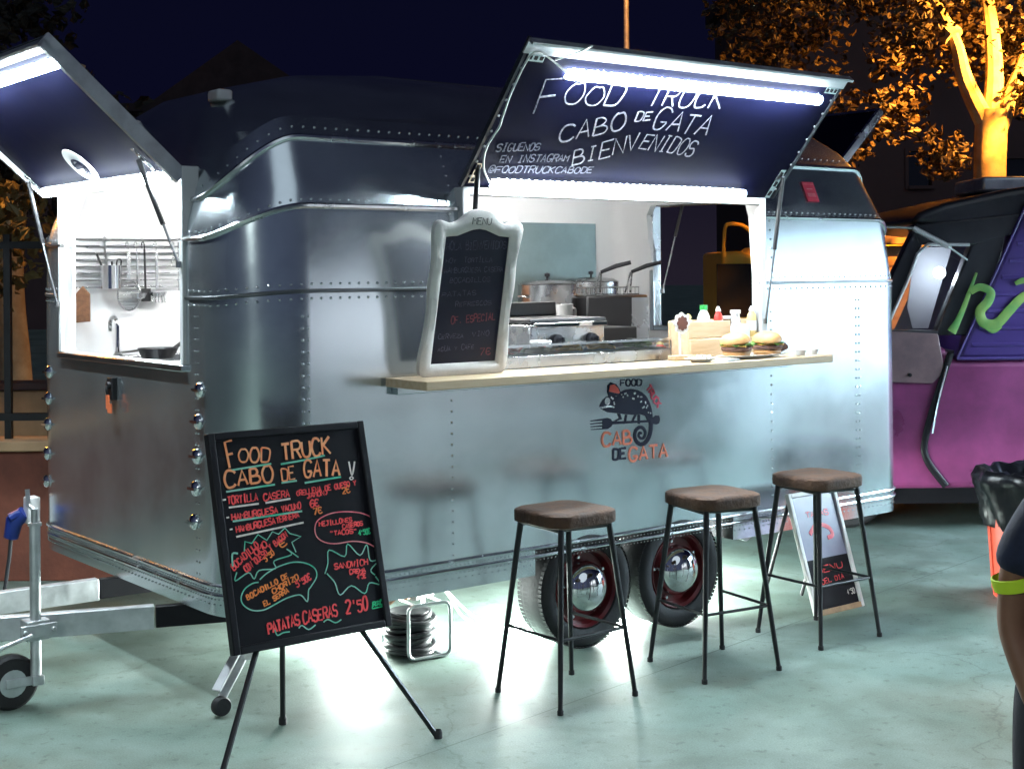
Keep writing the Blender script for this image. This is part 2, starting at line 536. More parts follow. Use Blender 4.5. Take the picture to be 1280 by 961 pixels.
Lk.new(cr4.outputs[0], mx3.inputs[7])
vor = N.new("ShaderNodeTexVoronoi")
vor.feature = 'DISTANCE_TO_EDGE'
vor.inputs["Scale"].default_value = 0.42
wob = noise_node(3.0, 6)
vm = N.new("ShaderNodeVectorMath")
vm.operation = 'MULTIPLY_ADD'
Lk.new(wob.outputs["Color"], vm.inputs[0])
vm.inputs[1].default_value = (0.5, 0.5, 0.5)
Lk.new(tco.outputs["Object"], vm.inputs[2])
Lk.new(vm.outputs[0], vor.inputs["Vector"])
cr5 = N.new("ShaderNodeValToRGB")
cr5.color_ramp.elements[0].position = 0.0
cr5.color_ramp.elements[1].position = 0.004
cr5.color_ramp.elements[0].color = (0.55, 0.55, 0.53, 1)
cr5.color_ramp.elements[1].color = (1, 1, 1, 1)
Lk.new(vor.outputs["Distance"], cr5.inputs[0])
mx4 = N.new("ShaderNodeMix")
mx4.data_type = 'RGBA'
mx4.blend_type = 'MULTIPLY'
mx4.inputs[0].default_value = 0.6
Lk.new(mx3.outputs[2], mx4.inputs[6])
Lk.new(cr5.outputs[0], mx4.inputs[7])
Lk.new(mx4.outputs[2], pb.inputs["Base Color"])
mr = N.new("ShaderNodeMapRange")
mr.inputs[3].default_value = 0.42
mr.inputs[4].default_value = 0.70
pb.inputs["Specular IOR Level"].default_value = 0.3
Lk.new(n2.outputs["Fac"], mr.inputs[0])
Lk.new(mr.outputs[0], pb.inputs["Roughness"])
bp = N.new("ShaderNodeBump")
bp.inputs["Strength"].default_value = 0.12
bp.inputs["Distance"].default_value = 0.004
Lk.new(n3.outputs["Fac"], bp.inputs["Height"])
Lk.new(bp.outputs[0], pb.inputs["Normal"])
ground.data.materials[0] = gm
M['joint'] = mat("joint_filler", (0.10, 0.135, 0.12), 0.8)
M['patch'] = mat("tan_floor_paint", (0.45, 0.31, 0.22), 0.7, 0, var=0.2, vscale=12)

def floor_strip(mb, x0, y0, x1, y1, wd, z):
    d = Vector((x1 - x0, y1 - y0, 0)).normalized()
    n = Vector((-d.y, d.x, 0)) * wd / 2
    a, b = Vector((x0, y0, z)), Vector((x1, y1, z))
    mb.add([a - n, b - n, b + n, a + n], [(0, 1, 2, 3)])
j = MB()
dx, dy = 0.674, 0.738
for k in (-4, 0, 4, 8):
    ox, oy = -0.02 + k * 0.738, 5.184 - k * 0.674
    floor_strip(j, ox - dx * 14, oy - dy * 14, ox + dx * 20, oy + dy * 20, 0.005, 0.004)
for k in (-3.2, 2.9):
    ox, oy = -0.02 + k * 0.674, 5.184 + k * 0.738
    floor_strip(j, ox - dy * 14, oy + dx * 14, ox + dy * 16, oy - dx * 16, 0.005, 0.0045)
structure(j.build("pavement_joints", 'joint', smooth=0))

# --- low red wall with a fence, behind the drawbar
t = thing("boundary_wall", "low brick-red wall behind the trailer drawbar with a pale tan ledge on top", "wall", (-3.6, 7.7, 0))
mb = MB(); mb.b2((-3.5, 0.0, 0), (1.9, 0.22, 0.70)); mb.build("wall_base", 'brick_red', t, bevel=0.01)
mb = MB(); mb.b2((-3.5, -0.02, 0.702), (1.9, 0.24, 0.76)); mb.build("ledge", 'tan_wall', t, bevel=0.008)
t = thing("garden_wall", "tan rendered wall seen between the black fence bars at the left edge", "wall", (-4.2, 9.6, 0))
mb = MB(); mb.b2((-3.5, 0, 0), (2.3, 0.25, 0.88)); mb.build("wall_face", 'tan_wall', t, bevel=0.01)
mb = MB(); mb.b2((-3.5, -0.03, 0.882), (2.3, 0.28, 0.93)); mb.build("coping", 'facade', t, bevel=0.008)
t = thing("metal_fence", "black metal bar fence standing on the low red wall at left", "fence", (-3.6, 7.81, 0.76))
for k in range(22):
    x = -3.4 + k * 0.235
    mb = MB(); mb.b2((x - 0.018, -0.018, 0.0), (x + 0.018, 0.018, 1.12)); mb.build("bar", 'black_metal', t)
for z in (0.12, 1.06):
    mb = MB(); mb.b2((-3.5, -0.025, z - 0.02), (1.8, 0.0225, z + 0.02)); mb.build("rail", 'black_metal', t)

# --- buildings
def building(name, label, x0, x1, y, depth, h, wins, roof=None, ridge=0.0, mwall='facade'):
    t = thing(name, label, "building", (x0, y, 0))
    wd = x1 - x0
    # wall with real window openings: strips between the openings
    mb = MB()
    xs = sorted({0.0, wd, *[a for q in wins for a in (q[0] - x0, q[1] - x0)]})
    zs = sorted({0.0, h, *[a for q in wins for a in (q[2], q[3])]})
    for i in range(len(xs) - 1):
        for k in range(len(zs) - 1):
            cx, cz = (xs[i] + xs[i + 1]) / 2 + x0, (zs[k] + zs[k + 1]) / 2
            if any(q[0] < cx < q[1] and q[2] < cz < q[3] for q in wins):
                continue
            mb.add([(xs[i], 0, zs[k]), (xs[i + 1], 0, zs[k]), (xs[i + 1], 0, zs[k + 1]), (xs[i], 0, zs[k + 1])], [(0, 1, 2, 3)])
    mb.add([(0, 0, 0), (0, depth, 0), (0, depth, h), (0, 0, h)], [(0, 1, 2, 3)])
    mb.add([(wd, 0, 0), (wd, depth, 0), (wd, depth, h), (wd, 0, h)], [(0, 1, 2, 3)])
    mb.add([(0, depth, 0), (wd, depth, 0), (wd, depth, h), (0, depth, h)], [(0, 1, 2, 3)])
    mb.build("wall", mwall, t, smooth=0)
    mb = MB()
    if ridge:
        pr = [(-0.3, h), (wd / 2, h + ridge), (wd + 0.3, h), (wd + 0.3, h - 0.2), (-0.3, h - 0.2)]
        mb.prism([(a, b) for a, b in pr], -depth - 0.2, 0.3, Matrix(((1, 0, 0, 0), (0, 0, -1, 0), (0, 1, 0, 0), (0, 0, 0, 1))))
    else:
        mb.b2((-0.2, -0.2, h + 0.002), (wd + 0.2, depth + 0.2, h + 0.25))
    mb.build("roof", 'roof_tile', t, smooth=0)
    for q in wins:
        mb = MB()
        a, b, c, d = q[0] - x0, q[1] - x0, q[2], q[3]
        mb.b2((a, -0.03, c), (a + 0.06, 0.12, d)); mb.b2((b - 0.06, -0.03, c), (b, 0.12, d))
        mb.b2((a + 0.06, -0.03, d - 0.06), (b - 0.06, 0.12, d)); mb.b2((a + 0.06, -0.06, c), (b - 0.06, 0.12, c + 0.06))
        f = mb.build("window", 'facade', t, smooth=0)
        mb = MB(); mb.b2((a + 0.06, 0.09, c + 0.06), (b - 0.06, 0.11, d - 0.06)); mb.build("pane", 'window_dark', f, smooth=0)
    return t

building("town_house", "dark brown rendered house wall behind the big tree at right", 4.9, 16.0, 26.0, 8, 7.5,
         [(7.2, 7.75, 3.1, 3.85), (8.95, 9.55, 1.6, 3.7), (5.9, 6.5, 1.2, 2.2), (10.8, 11.6, 3.0, 4.2), (12.9, 13.7, 3.0, 4.2)])
building("gabled_house", "dark gabled house silhouette far behind the trailer roof", -10.0, -5.6, 41.0, 9, 6.6,
         [(-8.3, -7.7, 3.0, 4.2)], ridge=1.75)
building("flat_house", "dark flat-roofed house silhouette left of the gabled house", -17.5, -10.2, 44.0, 9, 6.7,
         [(-14.3, -13.6, 3.0, 4.2)])

# --- trees
def leaf_cloud(mb, centres, count, size, seed):
    q = random.Random(seed)
    for _ in range(count):
        c, rad = q.choice(centres)
        while True:
            d = Vector((q.uniform(-1, 1), q.uniform(-1, 1), q.uniform(-1, 1)))
            if d.length <= 1:
                break
        d = d * (0.55 + 0.45 * d.length)
        p = Vector(c) + Vector((d.x * rad, d.y * rad, d.z * rad * 0.8))
        s = size * q.uniform(0.6, 1.3)
        e1 = Vector((q.gauss(0, 1), q.gauss(0, 1), q.gauss(0, 0.7))).normalized()
        e2 = e1.orthogonal().normalized()
        e2 = (e2 * math.cos(q.uniform(0, 6.28)) + e1.cross(e2) * math.sin(q.uniform(0, 6.28))).normalized()
        n = e1.cross(e2)
        vs = [p - e1 * s * 0.5, p - e1 * s * 0.1 + e2 * s * 0.42, p + e1 * s * 0.2 + e2 * s * 0.25 + n * s * 0.1, p + e1 * s * 0.6,
              p + e1 * s * 0.2 - e2 * s * 0.25 + n * s * 0.1, p - e1 * s * 0.1 - e2 * s * 0.42]
        mb.add(vs, [(0, 1, 2, 3), (0, 3, 4, 5)])

def tree(name, label, loc, trunk_r, fork_z, limbs, centres, count, size, leaf, seed, bark='bark'):
    t = thing(name, label, "tree", loc)
    mb = MB()
    mb.tube(smooth_pts([(0, 0, 0), (0.02, 0, fork_z * 0.35), (-0.03, 0, fork_z * 0.75), (0, 0, fork_z)], 5),
            [trunk_r * (1.25 - 0.35 * min(1, i / 8)) for i in range(16)], 14)
    mb.build("trunk", bark, t)
    for lb in limbs:
        mb = MB()
        pts = smooth_pts(lb, 4)
        mb.tube(pts, [trunk_r * (0.62 - 0.45 * i / (len(pts) - 1)) for i in range(len(pts))], 9)
        mb.build("limb", bark, t)
    mb = MB()
    leaf_cloud(mb, centres, count, size, seed)
    mb.build("crown", leaf, t, smooth=0)
    return t

q = random.Random(5)
cs = []
for _ in range(46):
    cs.append(((q.uniform(-2.35, 1.7), q.uniform(-1.3, 1.3), q.uniform(3.75, 5.4)), q.uniform(0.35, 0.62)))
cs += [((-0.55, -0.2, 2.75), 0.32), ((-1.6, 0.2, 3.3), 0.45), ((-1.45, 0, 2.85), 0.3), ((-2.2, 0, 3.7), 0.45), ((-0.9, 0.2, 3.2), 0.4), ((0.35, -0.1, 3.3), 0.3)]
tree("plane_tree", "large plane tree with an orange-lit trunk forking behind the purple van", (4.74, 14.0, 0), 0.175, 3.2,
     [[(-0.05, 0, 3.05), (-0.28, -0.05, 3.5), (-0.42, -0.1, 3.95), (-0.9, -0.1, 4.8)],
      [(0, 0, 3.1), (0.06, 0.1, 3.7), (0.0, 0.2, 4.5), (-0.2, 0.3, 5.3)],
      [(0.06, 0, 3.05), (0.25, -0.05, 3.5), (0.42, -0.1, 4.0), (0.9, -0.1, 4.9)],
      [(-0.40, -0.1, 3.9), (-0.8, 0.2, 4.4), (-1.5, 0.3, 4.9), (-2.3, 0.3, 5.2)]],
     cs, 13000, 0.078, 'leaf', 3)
q = random.Random(8)
cs = [((q.uniform(-1.3, 1.2), q.uniform(-0.8, 0.8), q.uniform(2.4, 4.2)), q.uniform(0.35, 0.65)) for _ in range(22)]
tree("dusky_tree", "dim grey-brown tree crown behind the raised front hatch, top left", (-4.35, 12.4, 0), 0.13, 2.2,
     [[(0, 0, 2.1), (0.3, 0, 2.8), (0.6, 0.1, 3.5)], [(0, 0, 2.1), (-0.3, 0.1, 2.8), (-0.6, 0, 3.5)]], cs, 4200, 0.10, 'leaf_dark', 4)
q = random.Random(9)
cs = [((q.uniform(-0.7, 0.75), q.uniform(-0.5, 0.5), q.uniform(1.55, 2.35)), q.uniform(0.22, 0.4)) for _ in range(16)]
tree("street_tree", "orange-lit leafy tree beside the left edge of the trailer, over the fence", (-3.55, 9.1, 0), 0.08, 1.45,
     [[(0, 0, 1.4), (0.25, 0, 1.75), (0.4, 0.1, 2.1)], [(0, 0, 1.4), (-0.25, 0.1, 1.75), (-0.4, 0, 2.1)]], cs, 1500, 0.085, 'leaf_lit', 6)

# --- street lamps (sodium), assumed except the pole in view, each with its own light
def street_lamp(label, x, y, h, arm, energy, r=0.045, col=(1.0, 0.36, 0.045), lens='sodium', aim=None, cone=165, also=()):
    t = thing("street_lamp", label, "street lamp", (x, y, 0), 0, "street lamps round the square")
    mb = MB(); mb.tube([(0, 0, 0), (0, 0, h * 0.5), (0, 0, h)], [r * 1.3, r, r * 0.8], 12)
    mb.lathe([(0, 0), (r * 2.6, 0), (r * 2.6, 0.03), (r * 1.4, 0.05), (r * 1.3, 0.3)], 14)
    mb.build("pole", 'galv', t)
    mb = MB(); mb.tube(smooth_pts([(0, 0, h - 0.02), (arm[0] * 0.4, arm[1] * 0.4, h + 0.14), (arm[0], arm[1], h + 0.16)], 4), r * 0.6, 8)
    mb.build("arm", 'galv', t)
    T = frame((arm[0], arm[1], h + 0.14), (arm[0] or 0.001, arm[1], 0), (-arm[1], arm[0] or 0.001, 0))
    mb = MB(); mb.box((0.12, 0, 0.03), (0.5, 0.2, 0.09), T, taper=0.7); hd = mb.build("lamp_head", 'galv', t, bevel=0.015)
    mb = MB(); mb.box((0.12, 0, -0.032), (0.3, 0.14, 0.03), T); mb.build("lamp_lens", lens, hd)
    ld = bpy.data.lights.new("sodium_light", 'SPOT')
    ld.energy = energy; ld.color = col; ld.spot_size = R(cone); ld.spot_blend = 0.5; ld.shadow_soft_size = 0.12
    lo = bpy.data.objects.new("sodium_light", ld)
    COL.objects.link(lo)
    lo.parent = t
    lo.location = T @ Vector((0.12, 0, -0.08))
    if aim:
        d = Vector(aim) - (Vector((x, y, 0)) + lo.location)
        lo.rotation_euler = d.to_track_quat('-Z', 'Y').to_euler()
    for (ax, ay, az, en, cn) in also:
        l2 = bpy.data.lights.new("sodium_light", 'SPOT')
        l2.energy = en; l2.color = col; l2.spot_size = R(cn); l2.spot_blend = 0.5; l2.shadow_soft_size = 0.12
        o2 = bpy.data.objects.new("sodium_light", l2)
        COL.objects.link(o2)
        o2.parent = t
        o2.location = lo.location
        o2.rotation_euler = (Vector((ax, ay, az)) - (Vector((x, y, 0)) + lo.location)).to_track_quat('-Z', 'Y').to_euler()
    return t
street_lamp("thin orange-lit lamp pole rising behind the raised serving hatch", 1.80, 22.0, 8.0, (0.35, -0.9), 1500, aim=(1.8, 21.9, 3.0), cone=40)
street_lamp("assumed off-frame sodium street lamp just right of the forked plane tree", 6.05, 12.3, 4.6, (-0.22, 0.2), 2300, aim=(4.0, 14.2, 3.7), cone=95, also=((2.8, 16.0, 1.9, 6000, 40), (3.0, 9.6, 2.1, 500, 40)))  # lamp assumed from the lit trunk; extra spots added to brighten both vans
street_lamp("assumed off-frame white LED street lamp behind the viewer, to the left", -4.3, -3.4, 3.9, (0.4, 0.5), 1100, 0.045, (0.88, 1.0, 0.95), 'lamp_white')  # unseen lamp added for the bright streak down the trailer's front corner
street_lamp("assumed off-frame sodium street lamp beyond the left edge of the fence", -4.75, 8.7, 2.45, (0.4, 0.1), 170)  # lamp out of view, assumed from the orange light on the left foliage

# --- two stalls added off frame to light the floor and fill metal reflections
def stall(label, x0, x1, y0, y1, h, tube, n, r=0.02):
    t = thing("added_stall", label, "added stall", (x0, (y0 + y1) / 2, 0))
    wd, dp = x1 - x0, (y1 - y0) / 2
    for x in (0.0, wd):
        for y in (-dp, dp):
            mb = MB(); mb.tube([(x, y, 0), (x, y, h)], 0.025, 8); mb.lathe([(0, 0), (0.08, 0), (0.08, 0.012), (0, 0.014)], 12, Matrix.Translation((x, y, 0))); mb.build("pole", 'galv', t)
    mb = MB()
    a, b, c, d, tp = (-0.1, -dp - 0.1, h), (wd + 0.1, -dp - 0.1, h), (wd + 0.1, dp + 0.1, h), (-0.1, dp + 0.1, h), (wd / 2, 0, h + 0.7)
    mb.add([a, b, c, d, tp], [(0, 1, 4), (1, 2, 4), (2, 3, 4), (3, 0, 4)])
    for p, q_ in ((a, b), (b, c), (c, d), (d, a)):
        p, q_ = Vector(p), Vector(q_)
        mb.add([p, q_, q_ - Vector((0, 0, 0.22)), p - Vector((0, 0, 0.22))], [(0, 1, 2, 3)])
    cn = mb.build("canopy", 'canvas', t, smooth=0)
    so = cn.modifiers.new("thick", 'SOLIDIFY'); so.thickness = 0.004
    mb = MB(); mb.b2((wd - 0.02, -dp, 0.05), (wd + 0.0, dp, h - 0.02)); mb.b2((0.35, -dp - 0.01, 0.05), (wd - 0.021, -dp + 0.01, h - 0.02)); mb.b2((0.35, dp - 0.01, 0.05), (wd - 0.021, dp + 0.01, h - 0.02)); mb.build("side_wall", 'canvas', t)
    mb = MB(); mb.b2((0.25, -dp + 0.25, 0.78), (0.85, dp - 0.25, 0.82)); mb.b2((0.27, -dp + 0.3, 0.0), (0.29, dp - 0.3, 0.779)); mb.build("reflector_table", 'canvas', t)  # white front added to lift the reflections low on the trailer
    for k in range(n):
        x = wd * (0.35 + 0.4 * k / max(1, n - 1))
        mb = MB(); mb.box((x, 0, h + 0.03), (0.06, dp * 1.7, 0.03)); f = mb.build("light_fitting", 'white_plastic', t)
        mb = MB(); mb.tube([(x, -dp * 0.82, h + 0.0), (x, dp * 0.82, h + 0.0)], r, 8); mb.build("light_tube", tube, f)
    return t
stall("added off-frame white stall with cool tube lights, nearest the trailer's right end", 5.9, 8.0, 6.42, 9.3, 2.45, 'stall_led', 2)
stall("added off-frame white stall with pale tube lights, nearer the viewer", 7.6, 9.4, 1.0, 4.4, 2.3, 'stall_pale', 1)

# --- brick pillar and yellow van seen behind the trailer
t = thing("gate_pillar", "orange-lit brick gate pillar between the trailer's rear end and the purple van", "pillar", (3.98, 14.6, 0))
mb = MB()
for k in range(18):
    z = k * 0.105
    mb.b2((-0.16, -0.16, z), (0.16, 0.16, z + 0.092))
mb.b2((-0.15, -0.15, 0), (0.15, 0.15, 1.88))
mb.build("brickwork", 'tan_wall', t, smooth=0)
mb = MB(); mb.b2((-0.24, -0.24, 1.90), (0.24, 0.24, 1.98)); mb.box((0, 0, 2.04), (0.46, 0.46, 0.12), taper=0.3); mb.build("cap", 'tan_wall', t, smooth=0)

# ================================================================== THE FOOD TRAILER
LEN, WID = 3.97, 2.20
trailer = thing("food_trailer", "riveted silver aluminium food trailer with its serving hatches raised and lit", "food trailer", (CX, CY, 0), TH)
#        z side  front  rear   inset side front rear   corner radius
ROWS = [(0.36, 0.36, 0.36, 0.0, 0.0, 0.0, 0.30), (0.47, 0.465, 0.47, 0.0, 0.0, 0.0, 0.30), (1.24, 1.30, 1.30, 0.0, 0.0, 0.0, 0.30),
        (1.585, 1.56, 1.585, 0.0, 0.0, 0.004, 0.30), (1.91, 1.79, 1.78, 0.022, 0.0, 0.035, 0.30), (1.99, 1.86, 1.86, 0.05, 0.012, 0.055, 0.30),
        (2.18, 1.945, 2.00, 0.13, 0.035, 0.095, 0.29), (2.27, 2.05, 2.06, 0.205, 0.065, 0.13, 0.28), (2.36, 2.20, 2.20, 0.31, 0.115, 0.22, 0.27),
        (2.44, 2.33, 2.34, 0.46, 0.19, 0.38, 0.25), (2.51, 2.44, 2.45, 0.65, 0.34, 0.65, 0.20), (2.56, 2.535, 2.54, 0.88, 0.72, 1.0, 0.10),
        (2.592, 2.60, 2.60, 1.085, 1.3, 1.4, 0.012)]

def interp(z, col):
    zc = {3: 0, 4: 1, 5: 2}[col]
    for a, b in zip(ROWS[:-1], ROWS[1:]):
        if a[zc] <= z <= b[zc]:
            f = (z - a[zc]) / (b[zc] - a[zc])
            return a[col] + (b[col] - a[col]) * f
    return ROWS[0][col] if z < ROWS[0][zc] else ROWS[-1][col]

S_KN = [0.62, 1.04, 1.38, 1.7, 2.0, 2.3, 2.60, 2.80, 3.2]
R_KN = [0.62, 0.99, 1.47, 1.90]
F_KN = [1.735, 1.42, 1.10, 0.78, 0.475]
ARC = 14
def ring(row, off=0.0):
    """closed loop round the body; off > 0 swells it; each entry (x, y, z, edge, nominal position)"""
    zs, zf, zr, i_s, i_f, i_r, r = row
    i_s, i_f, i_r, r = i_s - off, i_f - off, i_r - off, max(0.008, r + off)
    x0, x1, y0, y1 = i_f, LEN - i_r, i_s, WID - i_s
    out = []
    def sm(t):
        return t * t * (3 - 2 * t)
    rr = min(r, 0.2 + off)
    cl = lambda v, a, b: min(max(v, a), b)
    # the roof dips towards the front: upper rows of the sides fall to the front height
    def side_z(x):
        if zs < 2.3:
            return zs
        return zs - (zs - zf) * 0.85 * max(0.0, 1 - (x - x0 - r) / (1.45 - x0 - r)) if x0 + r < 1.4 else zs
    zc = side_z(x0 + r)
    for s in S_KN:
        out.append((cl(s, x0 + r, x1 - rr), y0, side_z(cl(s, x0 + r, x1 - rr)), 'S', s))
    for k in range(ARC + 1):
        t = k / ARC; a = -math.pi / 2 + t * math.pi / 2
        out.append((x1 - rr + rr * math.cos(a), y0 + rr + rr * math.sin(a), zs + (zr - zs) * sm(t), 'a', 0))
    for w in R_KN:
        out.append((x1, cl(w, y0 + rr, y1 - rr), zr, 'R', w))
    for k in range(ARC + 1):
        t = k / ARC; a = t * math.pi / 2
        out.append((x1 - rr + rr * math.cos(a), y1 - rr + rr * math.sin(a), zr + (zs - zr) * sm(t), 'b', 0))
    for s in (3.0, 1.935, 0.9):
        out.append((cl(s, x0 + r, x1 - rr), y1, side_z(cl(s, x0 + r, x1 - rr)), 'B', s))
    for k in range(ARC + 1):
        t = k / ARC; a = math.pi / 2 + t * math.pi / 2
        out.append((x0 + r + r * math.cos(a), y1 - r + r * math.sin(a), zc + (zf - zc) * sm(t), 'c', 0))
    for w in F_KN:
        out.append((x0, cl(w, y0 + r, y1 - r), zf, 'F', w))
    for k in range(ARC + 1):
        t = k / ARC; a = math.pi + t * math.pi / 2
        out.append((x0 + r + r * math.cos(a), y0 + r + r * math.sin(a), zf + (zc - zf) * sm(t), 'd', 0))
    return out

OPEN = {'S': (1.04, 2.80, 2, 5), 'R': (0.99, 1.90, 2, 7), 'F': (0.475, 1.735, 2, 7)}
def is_open(e, a, b, k):
    if e in OPEN:
        lo, hi, k0, k1 = OPEN[e]
        if min(a, b) >= lo - 1e-6 and max(a, b) <= hi + 1e-6 and k0 <= k < k1:
            return True
    return e == 'S' and k == 0 and min(a, b) >= 1.38 - 1e-6 and max(a, b) <= 2.60 + 1e-6

def shell(rows, off):
    rings = [ring(r, off) for r in rows]
    n = len(rings[0])
    vs = [p[:3] for rg in rings for p in rg]
    fs = []
    nom = rings[0]
    for k in range(len(rows) - 1):
        for j in range(n):
            j2 = (j + 1) % n
            kk = ROWS.index(rows[k])
            if nom[j][3] == nom[j2][3] and is_open(nom[j][3], nom[j][4], nom[j2][4], kk):
                continue
            fs.append((k * n + j, k * n + j2, (k + 1) * n + j2, (k + 1) * n + j))
    return vs, fs, n, rings

vs, fs, n, rings = shell(ROWS, 0.0)
mb = MB()
mb.add(vs, fs + [tuple((len(ROWS) - 1) * n + j for j in range(n))])
# rivets: small domes in rows, part of the skin
def rivet(mb, p, nrm, r=0.0062):
    nrm = Vector(nrm).normalized()
    a = nrm.orthogonal().normalized()
    b = nrm.cross(a)
    p = Vector(p)
    vs = []
    for (rr, h) in ((1.0, -0.1), (0.95, 0.35), (0.55, 0.75)):
        for k in range(6):
            an = k * math.pi / 3
            vs.append(p + (a * math.cos(an) + b * math.sin(an)) * r * rr + nrm * r * h)
    vs.append(p + nrm * r * 0.9)
    fs = []
    for i in range(2):
        for k in range(6):
            k2 = (k + 1) % 6
            fs.append((i * 6 + k, i * 6 + k2, (i + 1) * 6 + k2, (i + 1) * 6 + k))
    for k in range(6):
        fs.append((12 + k, 12 + (k + 1) % 6, 18))
    mb.add(vs, fs)

def row_at(zs, zf, zr):
    return (zs, zf, zr, interp(zs, 3), interp(zf, 4), interp(zr, 5), 0.30 if zs < 2.0 else 0.29)

def visible_path(zs, zf, zr, off=0.0, skip=True):
    """the loop as runs of points on the sides the camera can see, broken at the openings"""
    rg = ring(row_at(zs, zf, zr), off)
    n = len(rg)
    order = list(range(n))
    # start in the middle of the far side
    st = next(i for i in range(n) if rg[i][3] == 'B' and rg[i][4] < 1)
    order = order[st:] + order[:st]
    runs, cur = [], []
    for a, b in zip(order, order[1:]):
        pa, pb = rg[a], rg[b]
        hole = False
        if skip and pa[3] == pb[3] and pa[3] in 'SRF':
            lo, hi, k0, k1 = OPEN[pa[3]]
            z0 = ROWS[k0][{'S': 0, 'F': 1, 'R': 2}[pa[3]]]; z1 = ROWS[k1][{'S': 0, 'F': 1, 'R': 2}[pa[3]]]
            hole = min(pa[4], pb[4]) >= lo - 1e-6 and max(pa[4], pb[4]) <= hi + 1e-6 and z0 - 0.01 < pa[2] < z1 + 0.01
        if not cur:
            cur = [Vector(pa[:3])]
        if hole:
            if len(cur) > 1:
                runs.append(cur)
            cur = []
        else:
            cur.append(Vector(pb[:3]))
    if len(cur) > 1:
        runs.append(cur)
    return runs

def rivet_run(mb, pts, step, r=0.0062, only=None):
    acc = step * 0.5
    for a, b in zip(pts, pts[1:]):
        d = (b - a).length
        if d < 1e-6:
            continue
        t = (b - a) / d
        nrm = t.cross(Vector((0, 0, 1)))
        while acc < d:
            p = a + t * acc
            if only is None or only(p):
                rivet(mb, p, nrm, r)
            acc += step
        acc -= d

skin = MB()
skin.v, skin.f, skin.mi = mb.v, mb.f, [0] * len(mb.f)
skin.cur = 1
near = lambda p: p.y < 2.19
for (zs, zf, zr, st) in ((1.612, 1.587, 1.612, 0.042), (1.557, 1.532, 1.557, 0.042), (1.935, 1.815, 1.805, 0.042), (2.225, 1.985, 2.03, 0.05)):
    for run in visible_path(zs, zf, zr, 0.001):
        rivet_run(skin, run, st, 0.0058, near)
for zz, st in ((0.458, 0.021), (0.425, 0.021), (0.405, 0.034)):
    for run in visible_path(zz, zz - 0.004, zz, 0.001, False):
        rivet_run(skin, run, st, 0.0042, lambda p: p.y < 2.19 and not (p.y < 0.01 and 1.37 < p.x < 2.61 and zz < 0.42))
for s, z0, z1 in ((0.262, 0.5, 1.53), (0.287, 0.5, 1.53), (0.95, 0.5, 1.20), (2.881, 0.5, 1.53), (3.535, 0.5, 1.53), (3.56, 0.5, 1.53), (0.965, 1.62, 1.9), (2.90, 1.62, 1.9)):
    z = z0
    while z < z1:
        rivet(skin, (s, -0.0005 + (interp(z, 3)), z), (0, -1, 0), 0.0058)
        z += 0.045
for s in (0.985,):
    z = 1.93
    while z < 2.2:
        rivet(skin, (s, interp(z, 3), z), (0, -0.95, 0.3), 0.0058); z += 0.04
for w in (0.345, 0.368):                                  # front corner seam
    z = 0.5
    while z < 1.53:
        rivet(skin, (0.001, w, z), (-1, 0, 0), 0.0052); z += 0.045
body = skin.build("body_shell", ['alu', 'rivet'], trailer, smooth=15)

# trims and seams on the skin
for zz in ((1.91, 1.79, 1.78), (2.18, 1.945, 2.00)):
    for run in visible_path(*zz, 0.003):
        MB().tube(run, 0.0125, 8).build("roof_trim", 'alu_trim', trailer)
for run in visible_path(1.585, 1.56, 1.585, 0.001):
    MB().tube(run, 0.008, 6, flat=((0, 0, 1), 1.0)).build("panel_seam", 'alu_dark', trailer)
for zz in (0.476, 0.4415):
    for run in visible_path(zz, zz - 0.004, zz, 0.004, False):
        MB().tube(run, 0.0085, 8).build("belt_trim", 'alu_trim', trailer)

# inner lining, floor and jambs
INR = ROWS[1:9]
vi, fi, ni, ringi = shell(INR, -0.045)
mb = MB(); mb.add(vi, fi + [tuple((len(INR) - 1) * ni + j for j in range(ni))])
mb.build("interior_lining", 'white_panel', trailer, smooth=25)
mb = MB(); mb.prism([(p[0], p[1]) for p in ring(ROWS[1], -0.05)], 0.478, 0.52)
mb.build("floor_pan", 'black_metal', trailer, smooth=0)
mb = MB()
ringso = [ring(r, 0.0) for r in ROWS]
ringsi = [ring(r, -0.045) for r in ROWS]
for e, (lo, hi, k0, k1) in OPEN.items():
    mb = MB()
    idx = [j for j, p in enumerate(ringso[0]) if p[3] == e and lo - 1e-6 <= p[4] <= hi + 1e-6]
    for k in range(k0, k1):
        for j in (idx[0], idx[-1]):
            mb.add([ringso[k][j][:3], ringso[k + 1][j][:3], ringsi[k + 1][j][:3], ringsi[k][j][:3]], [(0, 1, 2, 3)])
    for k in (k0, k1):
        for a, b in zip(idx, idx[1:]):
            mb.add([ringso[k][a][:3], ringso[k][b][:3], ringsi[k][b][:3], ringsi[k][a][:3]], [(0, 1, 2, 3)])
    mb.build("window_jamb", 'white_panel', trailer, smooth=0)

